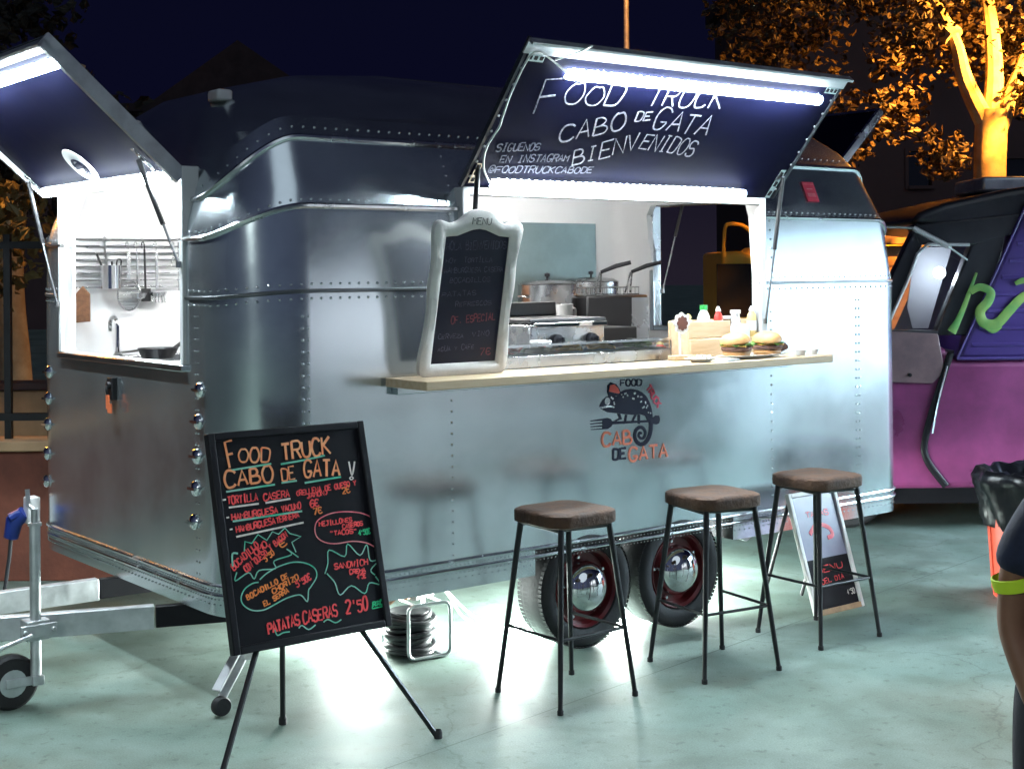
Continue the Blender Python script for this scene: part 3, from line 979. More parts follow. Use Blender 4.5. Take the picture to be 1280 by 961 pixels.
# outer window surrounds
mb = MB()
mb.b2((1.005, -0.014, 1.245), (1.04, 0.05, 2.0)); mb.b2((2.80, -0.014, 1.245), (2.838, 0.05, 2.0)); mb.b2((1.04, -0.012, 1.966), (2.80, 0.05, 2.0))
mb.build("window_frame", 'white_panel', trailer, bevel=0.004)
mb = MB()
mb.b2((-0.014, 0.445, 1.30), (0.06, 0.475, 2.075)); mb.b2((-0.014, 1.735, 1.30), (0.06, 1.765, 2.075)); mb.b2((-0.012, 0.475, 2.045), (0.09, 1.735, 2.075))
mb.build("window_frame", 'white_panel', trailer, bevel=0.004)
mb = MB(); mb.b2((-0.022, 0.445, 1.272), (0.03, 1.765, 1.299)); mb.build("window_sill", 'alu_trim', trailer, bevel=0.004)
mb = MB()
mb.b2((LEN - 0.06, 0.955, 1.27), (LEN + 0.014, 0.99, 2.09)); mb.b2((LEN - 0.06, 1.90, 1.27), (LEN + 0.014, 1.935, 2.09)); mb.b2((LEN - 0.12, 0.99, 2.055), (LEN + 0.012, 1.90, 2.09)); mb.b2((LEN - 0.06, 0.99, 1.27), (LEN + 0.012, 1.90, 1.30))
mb.build("window_frame", 'alu_trim', trailer, bevel=0.004)

# interior fittings: worktops, sink with tap, back panel, assumed ceiling tube
mb = MB(); mb.b2((1.0, 0.06, 1.185), (3.78, 0.72, 1.222)); mb.build("worktop", 'steel', trailer, bevel=0.004)
mb = MB(); mb.b2((1.2, 1.42, 1.185), (3.70, 2.13, 1.222)); mb.build("worktop", 'steel', trailer, bevel=0.004)
mb = MB(); mb.b2((1.0, 0.10, 0.525), (3.75, 0.70, 1.183)); mb.build("base_cabinet", 'white_panel', trailer, bevel=0.004)
mb = MB(); mb.b2((1.2, 1.46, 0.525), (3.65, 2.12, 1.183)); mb.build("base_cabinet", 'white_panel', trailer, bevel=0.004)
mb = MB(); mb.b2((2.15, 2.118, 1.30), (3.62, 2.142, 1.975)); mb.build("splash_panel", 'steel_dull', trailer, bevel=0.003)
sk = MB()
sk.b2((0.09, 1.50, 1.19), (0.80, 1.54, 1.25)); sk.b2((0.09, 2.06, 1.19), (0.80, 2.13, 1.25)); sk.b2((0.09, 1.54, 1.19), (0.15, 2.06, 1.25)); sk.b2((0.72, 1.54, 1.19), (0.80, 2.06, 1.25)); sk.b2((0.15, 1.54, 1.02), (0.72, 2.06, 1.04))
sk.b2((0.12, 1.53, 0.53), (0.78, 2.10, 1.02))
sink = sk.build("sink", 'steel', trailer, bevel=0.004)
mb = MB()
mb.tube([(0.36, 1.98, 1.25), (0.36, 1.98, 1.40)] + [(0.36 - 0.0, 1.98 + 0.045 - 0.045 * math.cos(a), 1.40 + 0.045 * math.sin(a)) for a in [math.pi * k / 8 for k in range(1, 9)]] + [(0.36, 2.07, 1.375)], 0.010, 10)
mb.lathe([(0, 1.25), (0.024, 1.25), (0.024, 1.262), (0.014, 1.275)], 14, Matrix.Translation((0.36, 1.98, 0)))
mb.tube([(0.37, 1.97, 1.272), (0.45, 1.90, 1.285)], 0.006, 8)
mb.build("tap", 'chrome', sink)
lt = MB(); lt.b2((0.25, 1.04, 2.145), (3.2, 1.12, 2.175)); lt = lt.build("assumed_ceiling_light", 'white_plastic', trailer)  # tube not in view, assumed for the bright interior
mb = MB(); mb.tube([(0.3, 1.08, 2.13), (3.15, 1.08, 2.13)], 0.016, 8); mb.build("light_tube", 'led_inside', lt)

# serving counter on the outside
mb = MB()
mb.prism([(0.62, -0.30), (2.98, -0.30), (3.03, -0.26), (3.03, -0.016), (0.62, -0.016)], 1.205, 1.24)
ct = mb.build("counter_shelf", 'counter_wood', trailer, bevel=0.004)
mb = MB()
mb.b2((0.66, -0.04, 1.172), (2.98, -0.003, 1.2035))
mb.build("ledger_strip", 'alu', ct, bevel=0.003)

# hatches ------------------------------------------------------------
def led_strip(T, a0, a1, b, parent, nz=0.004, m='led'):
    mb = MB(); mb.box(((a0 + a1) / 2, b, nz + 0.004), (a1 - a0 + 0.02, 0.05, 0.008), T)
    for k in range(int((a1 - a0) / 0.04)):
        mb.box((a0 + 0.02 + k * 0.04, b + 0.0285, nz + 0.004), (0.012, 0.006, 0.006), T)
    st = mb.build("led_strip", 'alu_trim', parent)
    mb = MB(); mb.tube([(a0, b, nz + 0.012), (a1, b, nz + 0.012)], 0.021, 12, T=T, flat=((0, 0, 1), 0.7)); mb.build("light_tube", m, st)
    return st

def bracket(T, a, b, la, lb, parent):
    mb = MB()
    mb.box((a, b, 0.006), (la, lb, 0.004), T)
    mb.cur = 1
    for k in (-0.33, 0, 0.33):
        if lb > la:
            mb.box((a, b + k * lb, 0.0095), (la * 0.45, lb * 0.16, 0.002), T)
        else:
            mb.box((a + k * la, b, 0.0095), (la * 0.16, lb * 0.45, 0.002), T)
    mb.build("hinge_plate", ['alu_trim', 'black'], parent)

# serving hatch
HT = frame((1.04, -0.012, 2.005), (1, 0, 0), (0, -0.45, 0.525))
mb = MB(); mb.b2((-0.03, 0.0, -0.016), (1.84, 0.69, 0.0), HT)
hatch = mb.build("serving_hatch", 'navy_board', trailer, bevel=0.003)
mb = MB(); mb.b2((-0.036, -0.005, -0.028), (1.846, 0.70, -0.018), HT); mb.build("outer_skin", 'alu', hatch, bevel=0.004)
mb = MB()
mb.b2((-0.046, -0.006, -0.016), (-0.032, 0.71, 0.006), HT); mb.build("edge_strip", 'hatch_edge', hatch); mb = MB(); mb.b2((1.842, -0.006, -0.016), (1.856, 0.71, 0.006), HT)
mb.build("edge_strip", 'hatch_edge', hatch)
mb = MB()
mb.b2((-0.052, 0.645, 0.001), (1.862, 0.712, 0.008), HT); mb.b2((-0.052, 0.700, 0.009), (1.862, 0.712, 0.034), HT)
for k in range(9):
    for aa in (-0.022, 1.832):
        rivet(mb, HT @ Vector((aa, 0.05 + k * 0.075, 0.002)), HT.to_3x3() @ Vector((0, 0, 1)), 0.006)
mb.build("hatch_frame", 'galv', hatch)
led_strip(HT, 0.20, 1.73, 0.580, hatch, 0.012)
led_strip(HT, 0.10, 1.61, 0.022, hatch, 0.006, 'led_low')
bracket(HT, 1.80, 0.085, 0.035, 0.17, hatch)
bracket(HT, 0.02, 0.63, 0.085, 0.035, hatch)
bracket(HT, 1.79, 0.63, 0.085, 0.035, hatch)
bracket(HT, -0.005, 0.07, 0.03, 0.10, hatch)
mb = MB()
mb.tube([HT @ Vector(p) for p in smooth_pts([(0.20, 0.58, 0.03), (0.10, 0.63, 0.02), (-0.015, 0.66, 0.02), (-0.024, 0.5, 0.012), (-0.01, 0.36, 0.012), (0.0, 0.30, 0.010), (-0.014, 0.2, 0.01), (0.02, 0.1, 0.01), (0.08, 0.03, 0.014)], 5)], 0.0042, 6)
mb.tube([HT @ Vector(p) for p in smooth_pts([(0.10, 0.64, 0.025), (0.17, 0.70, 0.05), (0.22, 0.735, 0.05)], 4)], 0.0035, 6)
mb.build("light_cable", 'cord_white', hatch)
mb = MB()
lettering(mb, "F", (0.13, 0.37), (0.25, 0.385), 0.165, 0.0046, HT)
lettering(mb, "OOD", (0.255, 0.425), (0.58, 0.45), 0.095, 0.0042, HT)
lettering(mb, "TRUCK", (0.70, 0.455), (1.16, 0.475), 0.105, 0.0042, HT)
lettering(mb, "CABO", (0.34, 0.235), (0.665, 0.335), 0.092, 0.0042, HT)
lettering(mb, "DE", (0.695, 0.372), (0.785, 0.385), 0.048, 0.004, HT)
lettering(mb, "GATA", (0.80, 0.345), (1.17, 0.33), 0.105, 0.0042, HT)
lettering(mb, "BIENV", (0.475, 0.125), (0.80, 0.232), 0.085, 0.0038, HT)
lettering(mb, "ENIDOS", (0.80, 0.235), (1.15, 0.215), 0.085, 0.0038, HT)
mb.build("chalk_lettering", 'chalk', hatch)
mb = MB()
lettering(mb, "SIGUENOS", (0.045, 0.178), (0.265, 0.196), 0.036, 0.0035, HT)
lettering(mb, "EN INSTAGRAM", (0.09, 0.124), (0.45, 0.148), 0.036, 0.0032, HT)
lettering(mb, "@FOODTRUCKCABODE", (0.055, 0.070), (0.615, 0.094), 0.034, 0.0032, HT)
mb.build("chalk_lettering", 'chalk_faint', hatch)

# front hatch
FTM = frame((-0.014, 1.93, 2.035), (0, -1, 0), (-0.56, 0, 0.505))
mb = MB(); mb.b2((0.02, 0.0, -0.03), (1.46, 0.715, 0.0), FTM)
fh = mb.build("front_hatch", 'navy_board', trailer, bevel=0.003)
mb = MB(); mb.b2((0.014, -0.005, -0.038), (1.466, 0.72, -0.032), FTM); mb.build("outer_skin", 'alu', fh, bevel=0.004)
mb = MB()
mb.b2((0.0, -0.005, -0.03), (0.018, 0.727, 0.022), FTM); mb.b2((1.462, -0.005, -0.03), (1.484, 0.727, 0.03), FTM)
mb.b2((0.0, 0.675, 0.001), (1.484, 0.727, 0.01), FTM); mb.b2((0.0, 0.715, 0.011), (1.484, 0.727, 0.034), FTM)
for k in range(6):
    mb.box((1.456, 0.10 + k * 0.11, 0.012), (0.012, 0.012, 0.012), FTM)
mb.build("hatch_frame", 'galv', fh)
led_strip(FTM, 0.10, 1.44, 0.625, fh, 0.012)
led_strip(FTM, 0.06, 1.40, 0.020, fh, 0.006, 'led_low')
bracket(FTM, 1.325, 0.115, 0.03, 0.12, fh)
bracket(FTM, 0.03, 0.08, 0.03, 0.12, fh)
mb = MB(); mb.lathe([(0, 0.004), (0.095, 0.004), (0.098, 0.0015), (0.098, 0.0)], 32, FTM @ Matrix.Translation((0.70, 0.13, 0.0)))
dl = mb.build("round_sticker", 'label_white', fh)
mb = MB()
LT = FTM @ Matrix.Translation((0.70, 0.13, 0.0045))
scrawl(mb, [(-0.05, 0.01), (-0.02, 0.035), (0.02, 0.03), (0.045, 0.0), (0.04, -0.03), (0.02, -0.03), (0.02, -0.01)], 0.008, LT, 0.0008)
scrawl(mb, [(-0.06, -0.012), (0.0, -0.008), (0.05, -0.01)], 0.006, LT, 0.0008)
scrawl(mb, [(-0.05, 0.01), (-0.03, 0.0), (0.0, 0.01), (0.03, 0.005)], 0.014, LT, 0.0004)
lettering(mb, "CABO", (-0.05, -0.05), (0.05, -0.05), 0.022, 0.0025, LT, 0.0008)
mb.build("sticker_print", 'logo_navy', dl)

# rear hatch (only its edge shows beyond the roof)
RT = frame((LEN + 0.016, 0.625, 2.09), (0, 1, 0), (0.56, 0, 0.50))
mb = MB(); mb.b2((0.0, 0.0, 0.0), (1.34, 0.74, 0.03), RT); rh = mb.build("rear_hatch", 'navy_board', trailer, bevel=0.003)
mb = MB(); mb.b2((-0.022, -0.005, -0.012), (-0.002, 0.741, 0.034), RT); mb.b2((1.342, -0.005, -0.012), (1.362, 0.741, 0.034), RT); mb.b2((-0.022, 0.742, -0.012), (1.362, 0.765, 0.034), RT)
mb.box((-0.012, 0.5, -0.016), (0.03, 0.03, 0.02), RT)
mb.build("hatch_frame", 'alu_trim', rh)

def strut(p0, p1, k=0.45):
    p0, p1 = Vector(p0), Vector(p1)
    m = p0 + (p1 - p0) * k
    mb = MB(); mb.tube([p0, m], 0.0105, 10); st = mb.build("gas_strut", 'black_metal', trailer)
    mb = MB(); mb.tube([m, p1], 0.0055, 8)
    mb.lathe([(0.0, -0.012), (0.012, -0.012), (0.012, 0.012), (0, 0.012)], 10, Matrix.Translation(p1)); mb.build("rod", 'steel', st)
strut(HT @ Vector((-0.012, 0.10, 0.015)), (1.022, -0.022, 1.50), 0.5)
strut(HT @ Vector((1.815, 0.13, 0.015)), (2.82, -0.022, 1.40), 0.5)
strut(FTM @ Vector((1.30, 0.12, 0.012)), (-0.022, 0.46, 1.69), 0.62)
strut((LEN + 0.16, 1.84, 2.10), (LEN + 0.02, 1.895, 1.52), 0.4)
strut((LEN + 0.16, 1.08, 2.10), (LEN + 0.02, 1.045, 1.45), 0.4)
strut(FTM @ Vector((0.03, 0.10, 0.02)), (-0.022, 1.752, 1.52), 0.5)

# chrome clips down the front, lock with key tag, red plate sticker
for (w, z) in ((0.329, 1.209), (0.345, 1.086), (0.358, 0.952), (0.372, 0.827), (0.386, 0.695), (1.931, 1.197), (1.944, 1.072), (1.955, 0.949), (1.965, 0.809), (1.975, 0.679)):
    Tc = Matrix.Translation((-0.001 if w < 1.9 else 0.002, w, z)) @ Matrix.Rotation(R(-90), 4, 'Y')
    mb = MB()
    mb.lathe([(0.030, 0.0), (0.031, 0.004), (0.026, 0.011), (0.015, 0.017), (0, 0.019)], 16, Tc)
    mb.box((0, 0, 0.018), (0.010, 0.058, 0.010), Tc)
    mb.build("clamp_knob", 'chrome', trailer)
mb = MB()
mb.box((-0.012, 1.154, 1.165), (0.022, 0.055, 0.095)); mb.lathe([(0.016, 0.0), (0.016, 0.012), (0, 0.014)], 12, Matrix.Translation((-0.022, 1.154, 1.18)) @ Matrix.Rotation(R(-90), 4, 'Y'))
mb.tube([(-0.034, 1.154, 1.18), (-0.04, 1.15, 1.16), (-0.034, 1.148, 1.14)], 0.004, 6)
lk = mb.build("door_lock", 'black_metal', trailer, bevel=0.003)
mb = MB(); mb.box((-0.034, 1.145, 1.11), (0.006, 0.03, 0.06)); mb.box((-0.036, 1.12, 1.085), (0.005, 0.04, 0.04)); mb.build("key_tag", 'orange_tag', lk)
SN = Vector((0, -0.95, 0.38)).normalized()
ST = frame((3.265, interp(2.045, 3) - 0.004, 2.045), (1, 0, 0), (0, interp(2.13, 3) - interp(2.045, 3), 0.085))
mb = MB(); mb.b2((-0.045, -0.055, 0.0), (0.045, 0.055, 0.003), ST); sp = mb.build("plate_sticker", 'red_sticker', trailer)
mb = MB()
for a0, a1, b0, b1 in ((-0.038, 0.038, 0.040, 0.043), (-0.038, 0.038, -0.045, -0.042), (-0.03, 0.03, -0.03, -0.008), (-0.025, 0.02, 0.012, 0.018)):
    mb.b2((a0, b0, 0.0035), (a1, b1, 0.0045), ST)
mb.build("sticker_print", 'mk_R', sp)

# business emblem: a chameleon on a fork
LM = frame((0, -0.0015, 0), (1, 0, 0), (0, 0, 1))
LOGO={
 'body':[(1.752,1.051),(1.758,1.065),(1.774,1.083),(1.797,1.095),(1.820,1.098),(1.859,1.091),(1.875,1.108),(1.905,1.118),(1.944,1.120),(1.978,1.114),(2.011,1.100),(2.038,1.079),(2.057,1.051),(2.069,1.020),(2.074,0.990),(2.073,0.958),(2.051,0.960),(2.046,0.968),(2.030,0.993),(1.996,1.003),(1.950,1.003),(1.897,1.010),(1.871,1.015),(1.838,1.019),(1.799,1.025),(1.761,1.043),(1.806,1.046),(1.832,1.044),(1.806,1.055)],
 'tail':[(2.062,0.976),(2.063,0.932),(2.050,0.894),(2.025,0.871),(1.998,0.867),(1.975,0.880),(1.963,0.905),(1.970,0.932),(1.996,0.944),(2.019,0.935),(2.029,0.915),(2.020,0.896),(2.002,0.893),(1.988,0.906),(1.994,0.920),(2.005,0.914)],
 'mouth':[(1.762,1.045),(1.806,1.051),(1.838,1.044)],
 'spots':[(1.908,1.101),(1.957,1.101),(1.924,1.086),(1.950,1.070),(1.977,1.083),(1.997,1.064),(2.024,1.050),(2.040,1.032),(2.054,1.009),(1.885,1.093),(1.826,1.087),(1.839,1.065),(2.004,1.078),(2.017,1.036)],
 'crest':[(1.799,1.115),(1.801,1.144),(1.820,1.157),(1.853,1.146),(1.872,1.123),(1.880,1.105),(1.868,1.093),(1.807,1.096)],
 'red':[(1.807,1.117),(1.814,1.143),(1.840,1.146),(1.862,1.128),(1.872,1.108),(1.862,1.104),(1.833,1.111)],
 'fork':[(1.825,0.984),(1.818,0.994),(1.799,1.000),(1.697,0.995),(1.700,0.992),(1.770,0.990),(1.770,0.983),(1.697,0.982),(1.700,0.978),(1.770,0.977),(1.770,0.969),(1.698,0.970),(1.702,0.966),(1.770,0.963),(1.770,0.956),(1.700,0.957),(1.703,0.954),(1.799,0.951),(1.821,0.960),(1.828,0.969),(1.976,0.965),(2.063,0.962),(2.077,0.953),(2.097,0.949),(2.114,0.953),(2.121,0.970),(2.115,0.988),(2.094,0.990),(2.077,0.980),(2.063,0.972),(1.976,0.975),(1.870,0.980)],
 'leg1':[(1.858,1.015),(1.874,1.014),(1.884,0.989),(1.851,0.982),(1.838,0.984),(1.870,0.994)],
 'leg2':[(1.907,1.007),(1.917,1.006),(1.908,0.968),(1.896,0.966)],
 'leg3':[(1.963,1.003),(1.976,1.002),(1.956,0.977),(1.969,0.964),(1.946,0.975)],
 'leg4':[(1.983,1.002),(1.996,1.001),(1.994,0.959),(1.984,0.960)],
}

mb = MB()
mb.prism(LOGO['body'], 0.0, 0.0014, LM)
mb.prism(LOGO['crest'], 0.0, 0.0012, LM)
mb.prism(LOGO['fork'], 0.0, 0.0010, LM)
for k in ('leg1', 'leg2', 'leg3', 'leg4'):
    mb.prism(LOGO[k], 0.0, 0.0018, LM)
scrawl(mb, LOGO['tail'], 0.0115, LM, 0.001, 5, 0.1, lambda t: 1.05 - 0.6 * t)
lettering(mb, "FOOD", (1.875, 1.137), (2.010, 1.132), 0.028, 0.003, LM, 0.001, 0.02, 0.2)
lettering(mb, "DE", (1.826, 0.812), (1.912, 0.812), 0.046, 0.0065, LM, 0.001, 0.0, 0.1)
em = mb.build("emblem", 'logo_navy', trailer, smooth=0)
mb = MB()
for p in LOGO['spots']:
    for _ in range(2):
        mb.lathe([(0.0, 0.0030), (rnd.uniform(0.003, 0.0055), 0.0028), (0.005, 0.0)], 8, LM @ Matrix.Translation((p[0] + rnd.uniform(-0.008, 0.008), p[1] + rnd.uniform(-0.007, 0.007), 0)))
mb.prism([(1.797 + 0.016 * math.cos(a), 1.074 + 0.017 * math.sin(a)) for a in [k * math.pi / 6 for k in range(12)]], 0.0, 0.0026, LM)
scrawl(mb, LOGO['mouth'], 0.004, LM, 0.0026, 4, 0.1)
mb.build("emblem_spots", 'alu_trim', em, smooth=0)
mb = MB(); mb.prism(LOGO['red'], 0.0, 0.003, LM); mb.build("emblem_crest", 'logo_red', em, smooth=0)
mb = MB()
lettering(mb, "CAB", (1.760, 0.876), (1.948, 0.876), 0.058, 0.0065, LM, 0.001, 0.0, 0.1)
lettering(mb, "GATA", (1.921, 0.797), (2.171, 0.797), 0.058, 0.0065, LM, 0.001, 0.0, 0.1)
mb.build("emblem_lettering", 'logo_orange', em, smooth=0)
mb = MB()
lettering(mb, "TRUCK", (2.035, 1.118), (2.108, 1.022), 0.030, 0.0035, LM, 0.001, 0.0, 0.1)
mb.build("emblem_lettering", 'red_sticker', em, smooth=0)

# wheels and chassis
def wheel(s):
    Tw = Matrix.Translation((s, 0.012, 0.262)) @ Matrix.Rotation(R(90), 4, 'X')      # local +z points out of the side
    mb = MB()
    mb.lathe([(0.170, -0.165), (0.225, -0.168), (0.252, -0.155), (0.262, -0.135), (0.263, -0.02), (0.254, 0.0), (0.235, 0.012), (0.205, 0.014), (0.182, 0.004), (0.172, -0.02)], 48, Tw)
    for k in range(84):
        a = k * 2 * math.pi / 84
        for zc in (-0.145, -0.105, -0.055, -0.012):
            mb.box((0.2605, 0, zc), (0.0032, 0.014, 0.030), Tw @ Matrix.Rotation(a + (0.03 if zc < -0.08 else 0), 4, 'Z'))
    wh = MB()
    wh.lathe([(0.176, -0.15), (0.178, -0.006), (0.172, 0.002), (0.160, -0.008), (0.150, -0.045), (0.09, -0.045), (0.0, -0.045)], 40, Tw)
    w = wh.build("wheel", 'red_rim', trailer)
    mb.build("tyre", 'rubber', w)
    mb = MB()
    mb.lathe([(0.117, -0.046), (0.117, -0.02), (0.110, 0.006), (0.092, 0.034), (0.064, 0.053), (0.030, 0.062), (0, 0.064)], 36, Tw)
    mb.build("hubcap", 'chrome', w, smooth=60)
    for k in range(5):
        a = k * 2 * math.pi / 5 + 0.5
        mb = MB(); mb.lathe([(0.011, -0.046), (0.011, -0.03), (0.007, -0.024), (0, -0.023)], 8, Tw @ Matrix.Translation((0.136 * math.cos(a), 0.136 * math.sin(a), 0)))
        mb.build("wheel_nut", 'chrome', w)
wheel(1.68)
wheel(2.25)
mb = MB()
mb.b2((1.36, 0.20, 0.40), (2.62, 0.235, 0.477)); mb.b2((1.34, 0.006, 0.36), (1.375, 0.235, 0.474)); mb.b2((2.605, 0.006, 0.36), (2.64, 0.235, 0.474)); mb.b2((1.376, 0.008, 0.4715), (2.604, 0.199, 0.4765))
mb.build("wheel_arch", 'black', trailer)
mb = MB()
for w in (0.42, 1.72):
    mb.b2((0.02, w - 0.03, 0.36), (3.80, w + 0.03, 0.475))
for s in (0.35, 1.68, 2.25, 3.4):
    mb.b2((s - 0.025, 0.451, 0.365), (s + 0.025, 1.689, 0.45))
for s in (1.68, 2.25):
    mb.tube([(s, 0.18, 0.262), (s, 2.02, 0.262)], 0.03, 10)
mb.build("chassis", 'galv', trailer)
for s in (1.68, 2.25):                                    # far-side wheels
    Tw = Matrix.Translation((s, 2.185, 0.262)) @ Matrix.Rotation(R(-90), 4, 'X')
    mb = MB(); mb.lathe([(0.0, -0.10), (0.17, -0.165), (0.225, -0.168), (0.262, -0.135), (0.263, -0.02), (0.235, 0.0), (0.18, 0.0), (0.0, -0.03)], 32, Tw)
    mb.build("tyre", 'rubber', trailer)
mb = MB(); mb.prism([(2.60, 0.475), (2.90, 0.475), (2.87, 0.40), (2.74, 0.33), (2.66, 0.36)], 0, 0.02, frame((0, 0.06, 0), (1, 0, 0), (0, 0, 1)))
mb.build("mud_flap", 'galv', trailer, bevel=0.003)
for (s, w, z) in ((1.594, 0.30, 0.285), (1.02, 0.80, 0.31), (2.235, 0.30, 0.315), (2.98, 0.95, 0.33)):  # inner pair visible, outer pair added unseen to light the floor
    lp = MB(); lp.tube([(s, w + 0.02, z + 0.02), (s, w + 0.05, 0.47)], 0.008, 8); lp.lathe([(0.03, 0.0), (0.026, 0.03), (0.012, 0.04)], 14, Matrix.Translation((s, w, z + 0.008)))
    lp = lp.build("underfloor_lamp", 'black_metal', trailer)
    mb = MB(); mb.lathe([(0, -0.024), (0.015, -0.018), (0.023, 0.0), (0.018, 0.016), (0.0, 0.024)], 14, Matrix.Translation((s, w, z))); mb.build("lamp_bulb", 'bulb', lp)
    ld = bpy.data.lights.new("underfloor_light", 'POINT'); ld.energy = 60 if s < 1.3 else (90 if s < 2.0 else (190 if s < 2.5 else 90)); ld.color = (0.90, 1.0, 0.95); ld.shadow_soft_size = 0.14
    lo = bpy.data.objects.new("underfloor_light", ld); COL.objects.link(lo); lo.parent = lp; lo.location = (s, w, z - 0.17)

for (s, w, zz) in ((0.256, 0.65, 2.385), (0.165, 1.35, 2.315)):                # small marker lamps on the roof edge
    mb = MB(); mb.box((s, w, zz), (0.07, 0.10, 0.05)); mb.build("marker_lamp", 'white_plastic', trailer, bevel=0.012)

# steady legs
def steady(p0, p1, wheel_at=None):
    p0, p1 = Vector(p0), Vector(p1)
    mb = MB()
    d = (p1 - p0)
    Ts = frame(p0, d, (0, 0, 1) if abs(d.normalized().z) < 0.9 else (1, 0, 0))
    mb.b2((0, -0.028, -0.02), (d.length, -0.02, 0.02), Ts); mb.b2((0, 0.02, -0.02), (d.length, 0.028, 0.02), Ts); mb.b2((0, -0.02, 0.014), (d.length * 0.96, 0.02, 0.02), Ts)
    o = mb.build("steady_leg", 'galv', trailer, bevel=0.002)
    if wheel_at:
        mb = MB(); mb.lathe([(0, -0.02), (0.032, -0.02), (0.036, -0.012), (0.036, 0.012), (0.032, 0.02), (0, 0.02)], 20, Matrix.Translation(wheel_at) @ Matrix.Rotation(R(90), 4, 'X')); mb.build("foot_roller", 'rubber', o)
    else:
        mb = MB(); mb.box((p1.x, p1.y, 0.012), (0.10, 0.10, 0.02)); mb.build("foot_plate", 'galv', o)
steady((0.26, 0.30, 0.35), (0.0, 0.19, 0.075), (-0.005, 0.165, 0.037))
steady((3.40, 0.22, 0.36), (3.62, 0.20, 0.03))
mb = MB(); mb.tube([(0.10, 0.16, 0.36), (0.10, 0.16, 0.29)], 0.012, 8); mb.lathe([(0, 0), (0.02, 0), (0.024, 0.03), (0.022, 0.10), (0.012, 0.12), (0, 0.12)], 14, Matrix.Translation((0.10, 0.14, 0.20)))
mb.build("water_outlet", 'white_plastic', trailer)

# drawbar, jockey wheel, plug
def beam(p0, p1, hw, hh, name, parent):
    p0, p1 = Vector(p0), Vector(p1)
    Tb = frame(p0, p1 - p0, Vector((0, 0, 1)).cross(p1 - p0))
    mb = MB(); mb.b2((0, -hw, -hh), ((p1 - p0).length, hw, hh), Tb)
    return mb.build(name, 'galv', parent, bevel=0.004)
db = beam((-0.07, 0.61, 0.30), (-1.75, 1.252, 0.30), 0.025, 0.046, "drawbar", trailer)
bs = beam((0.46, 0.406, 0.302), (-0.065, 0.608, 0.30), 0.021, 0.042, "shaded_beam_end", db)
bs.data.materials[0] = M['black']  # beam end coloured black to stand for the shade under the trailer
beam((-0.05, 1.236, 0.30), (-1.75, 1.312, 0.30), 0.025, 0.046, "cross_beam", db)
mb = MB(); mb.b2((-2.02, 1.24, 0.27), (-1.70, 1.325, 0.36)); mb.lathe([(0, -0.03), (0.045, -0.02), (0.05, 0.02), (0.03, 0.045), (0, 0.05)], 16, Matrix.Translation((-2.04, 1.282, 0.31))); mb.build("hitch", 'galv', db, bevel=0.008)
b3 = beam((0.40, 1.20, 0.302), (-0.045, 1.236, 0.30), 0.021, 0.042, "shaded_beam_end", db)
b3.data.materials[0] = M['black']  # blackened likewise where the trailer shades the beam
jx, jy = -0.505, 0.715
jk = MB(); jk.tube([(jx, jy, 0.10), (jx, jy, 0.70)], 0.021, 14); jk = jk.build("jockey_wheel", 'galv', trailer)
mb = MB(); mb.tube([(jx, jy, 0.70), (jx, jy, 0.76)], 0.014, 10); mb.tube([(jx, jy, 0.755), (jx - 0.01, jy + 0.04, 0.77), (jx - 0.01, jy + 0.05, 0.83)], 0.009, 8); mb.lathe([(0, 0), (0.026, 0), (0.026, 0.012), (0, 0.014)], 14, Matrix.Translation((jx, jy, 0.695))); mb.build("crank_handle", 'galv', jk)
mb = MB(); mb.box((jx, jy + 0.005, 0.30), (0.09, 0.075, 0.075)); mb.box((jx, jy - 0.035, 0.30), (0.14, 0.012, 0.05))
for a in (-0.055, 0.055):
    mb.lathe([(0.011, 0), (0.011, 0.012), (0, 0.013)], 6, Matrix.Translation((jx + a, jy - 0.041, 0.30)) @ Matrix.Rotation(R(90), 4, 'X'))
mb.tube([(jx - 0.03, jy - 0.05, 0.29), (jx - 0.20, jy - 0.06, 0.25)], 0.009, 8)
mb.build("clamp", 'galv', jk, bevel=0.003)
JW = Matrix.Translation((jx - 0.085, jy + 0.04, 0.105)) @ Matrix.Rotation(R(90), 4, 'X')
mb = MB(); mb.lathe([(0.05, -0.035), (0.092, -0.03), (0.105, -0.015), (0.105, 0.015), (0.092, 0.03), (0.05, 0.035)], 30, JW); mb.build("tyre", 'rubber', jk)
mb = MB(); mb.lathe([(0, -0.036), (0.052, -0.036), (0.052, 0.036), (0, 0.036)], 20, JW); mb.build("rim", 'galv', jk)
mb = MB()
for sg in (-1, 1):
    mb.b2((jx - 0.115, jy + 0.04 + sg * 0.043 - 0.003, 0.09), (jx + 0.02, jy + 0.04 + sg * 0.043 + 0.003, 0.125))
mb.b2((jx - 0.02, jy - 0.026, 0.09), (jx + 0.024, jy + 0.066, 0.125))
mb.build("fork", 'galv', jk, bevel=0.002)
mb = MB(); mb.box((-0.03, 2.09, 0.53), (0.06, 0.075, 0.13)); pl_ = mb.build("power_inlet", 'white_plastic', trailer, bevel=0.008)
mb = MB(); mb.tube([(-0.06, 2.10, 0.52), (-0.10, 2.13, 0.48), (-0.11, 2.15, 0.40)], [0.035, 0.042, 0.034], 14); mb.tube([(-0.085, 2.10, 0.52), (-0.13, 2.11, 0.50)], 0.022, 10); mb.build("plug", 'blue_plastic', pl_)
mb = MB(); mb.tube(smooth_pts([(-0.11, 2.15, 0.41), (-0.12, 2.17, 0.25), (-0.16, 2.2, 0.06), (-0.3, 2.3, 0.012), (-0.8, 2.4, 0.012)], 5), 0.010, 8); mb.build("supply_cable", 'cord_black', pl_)

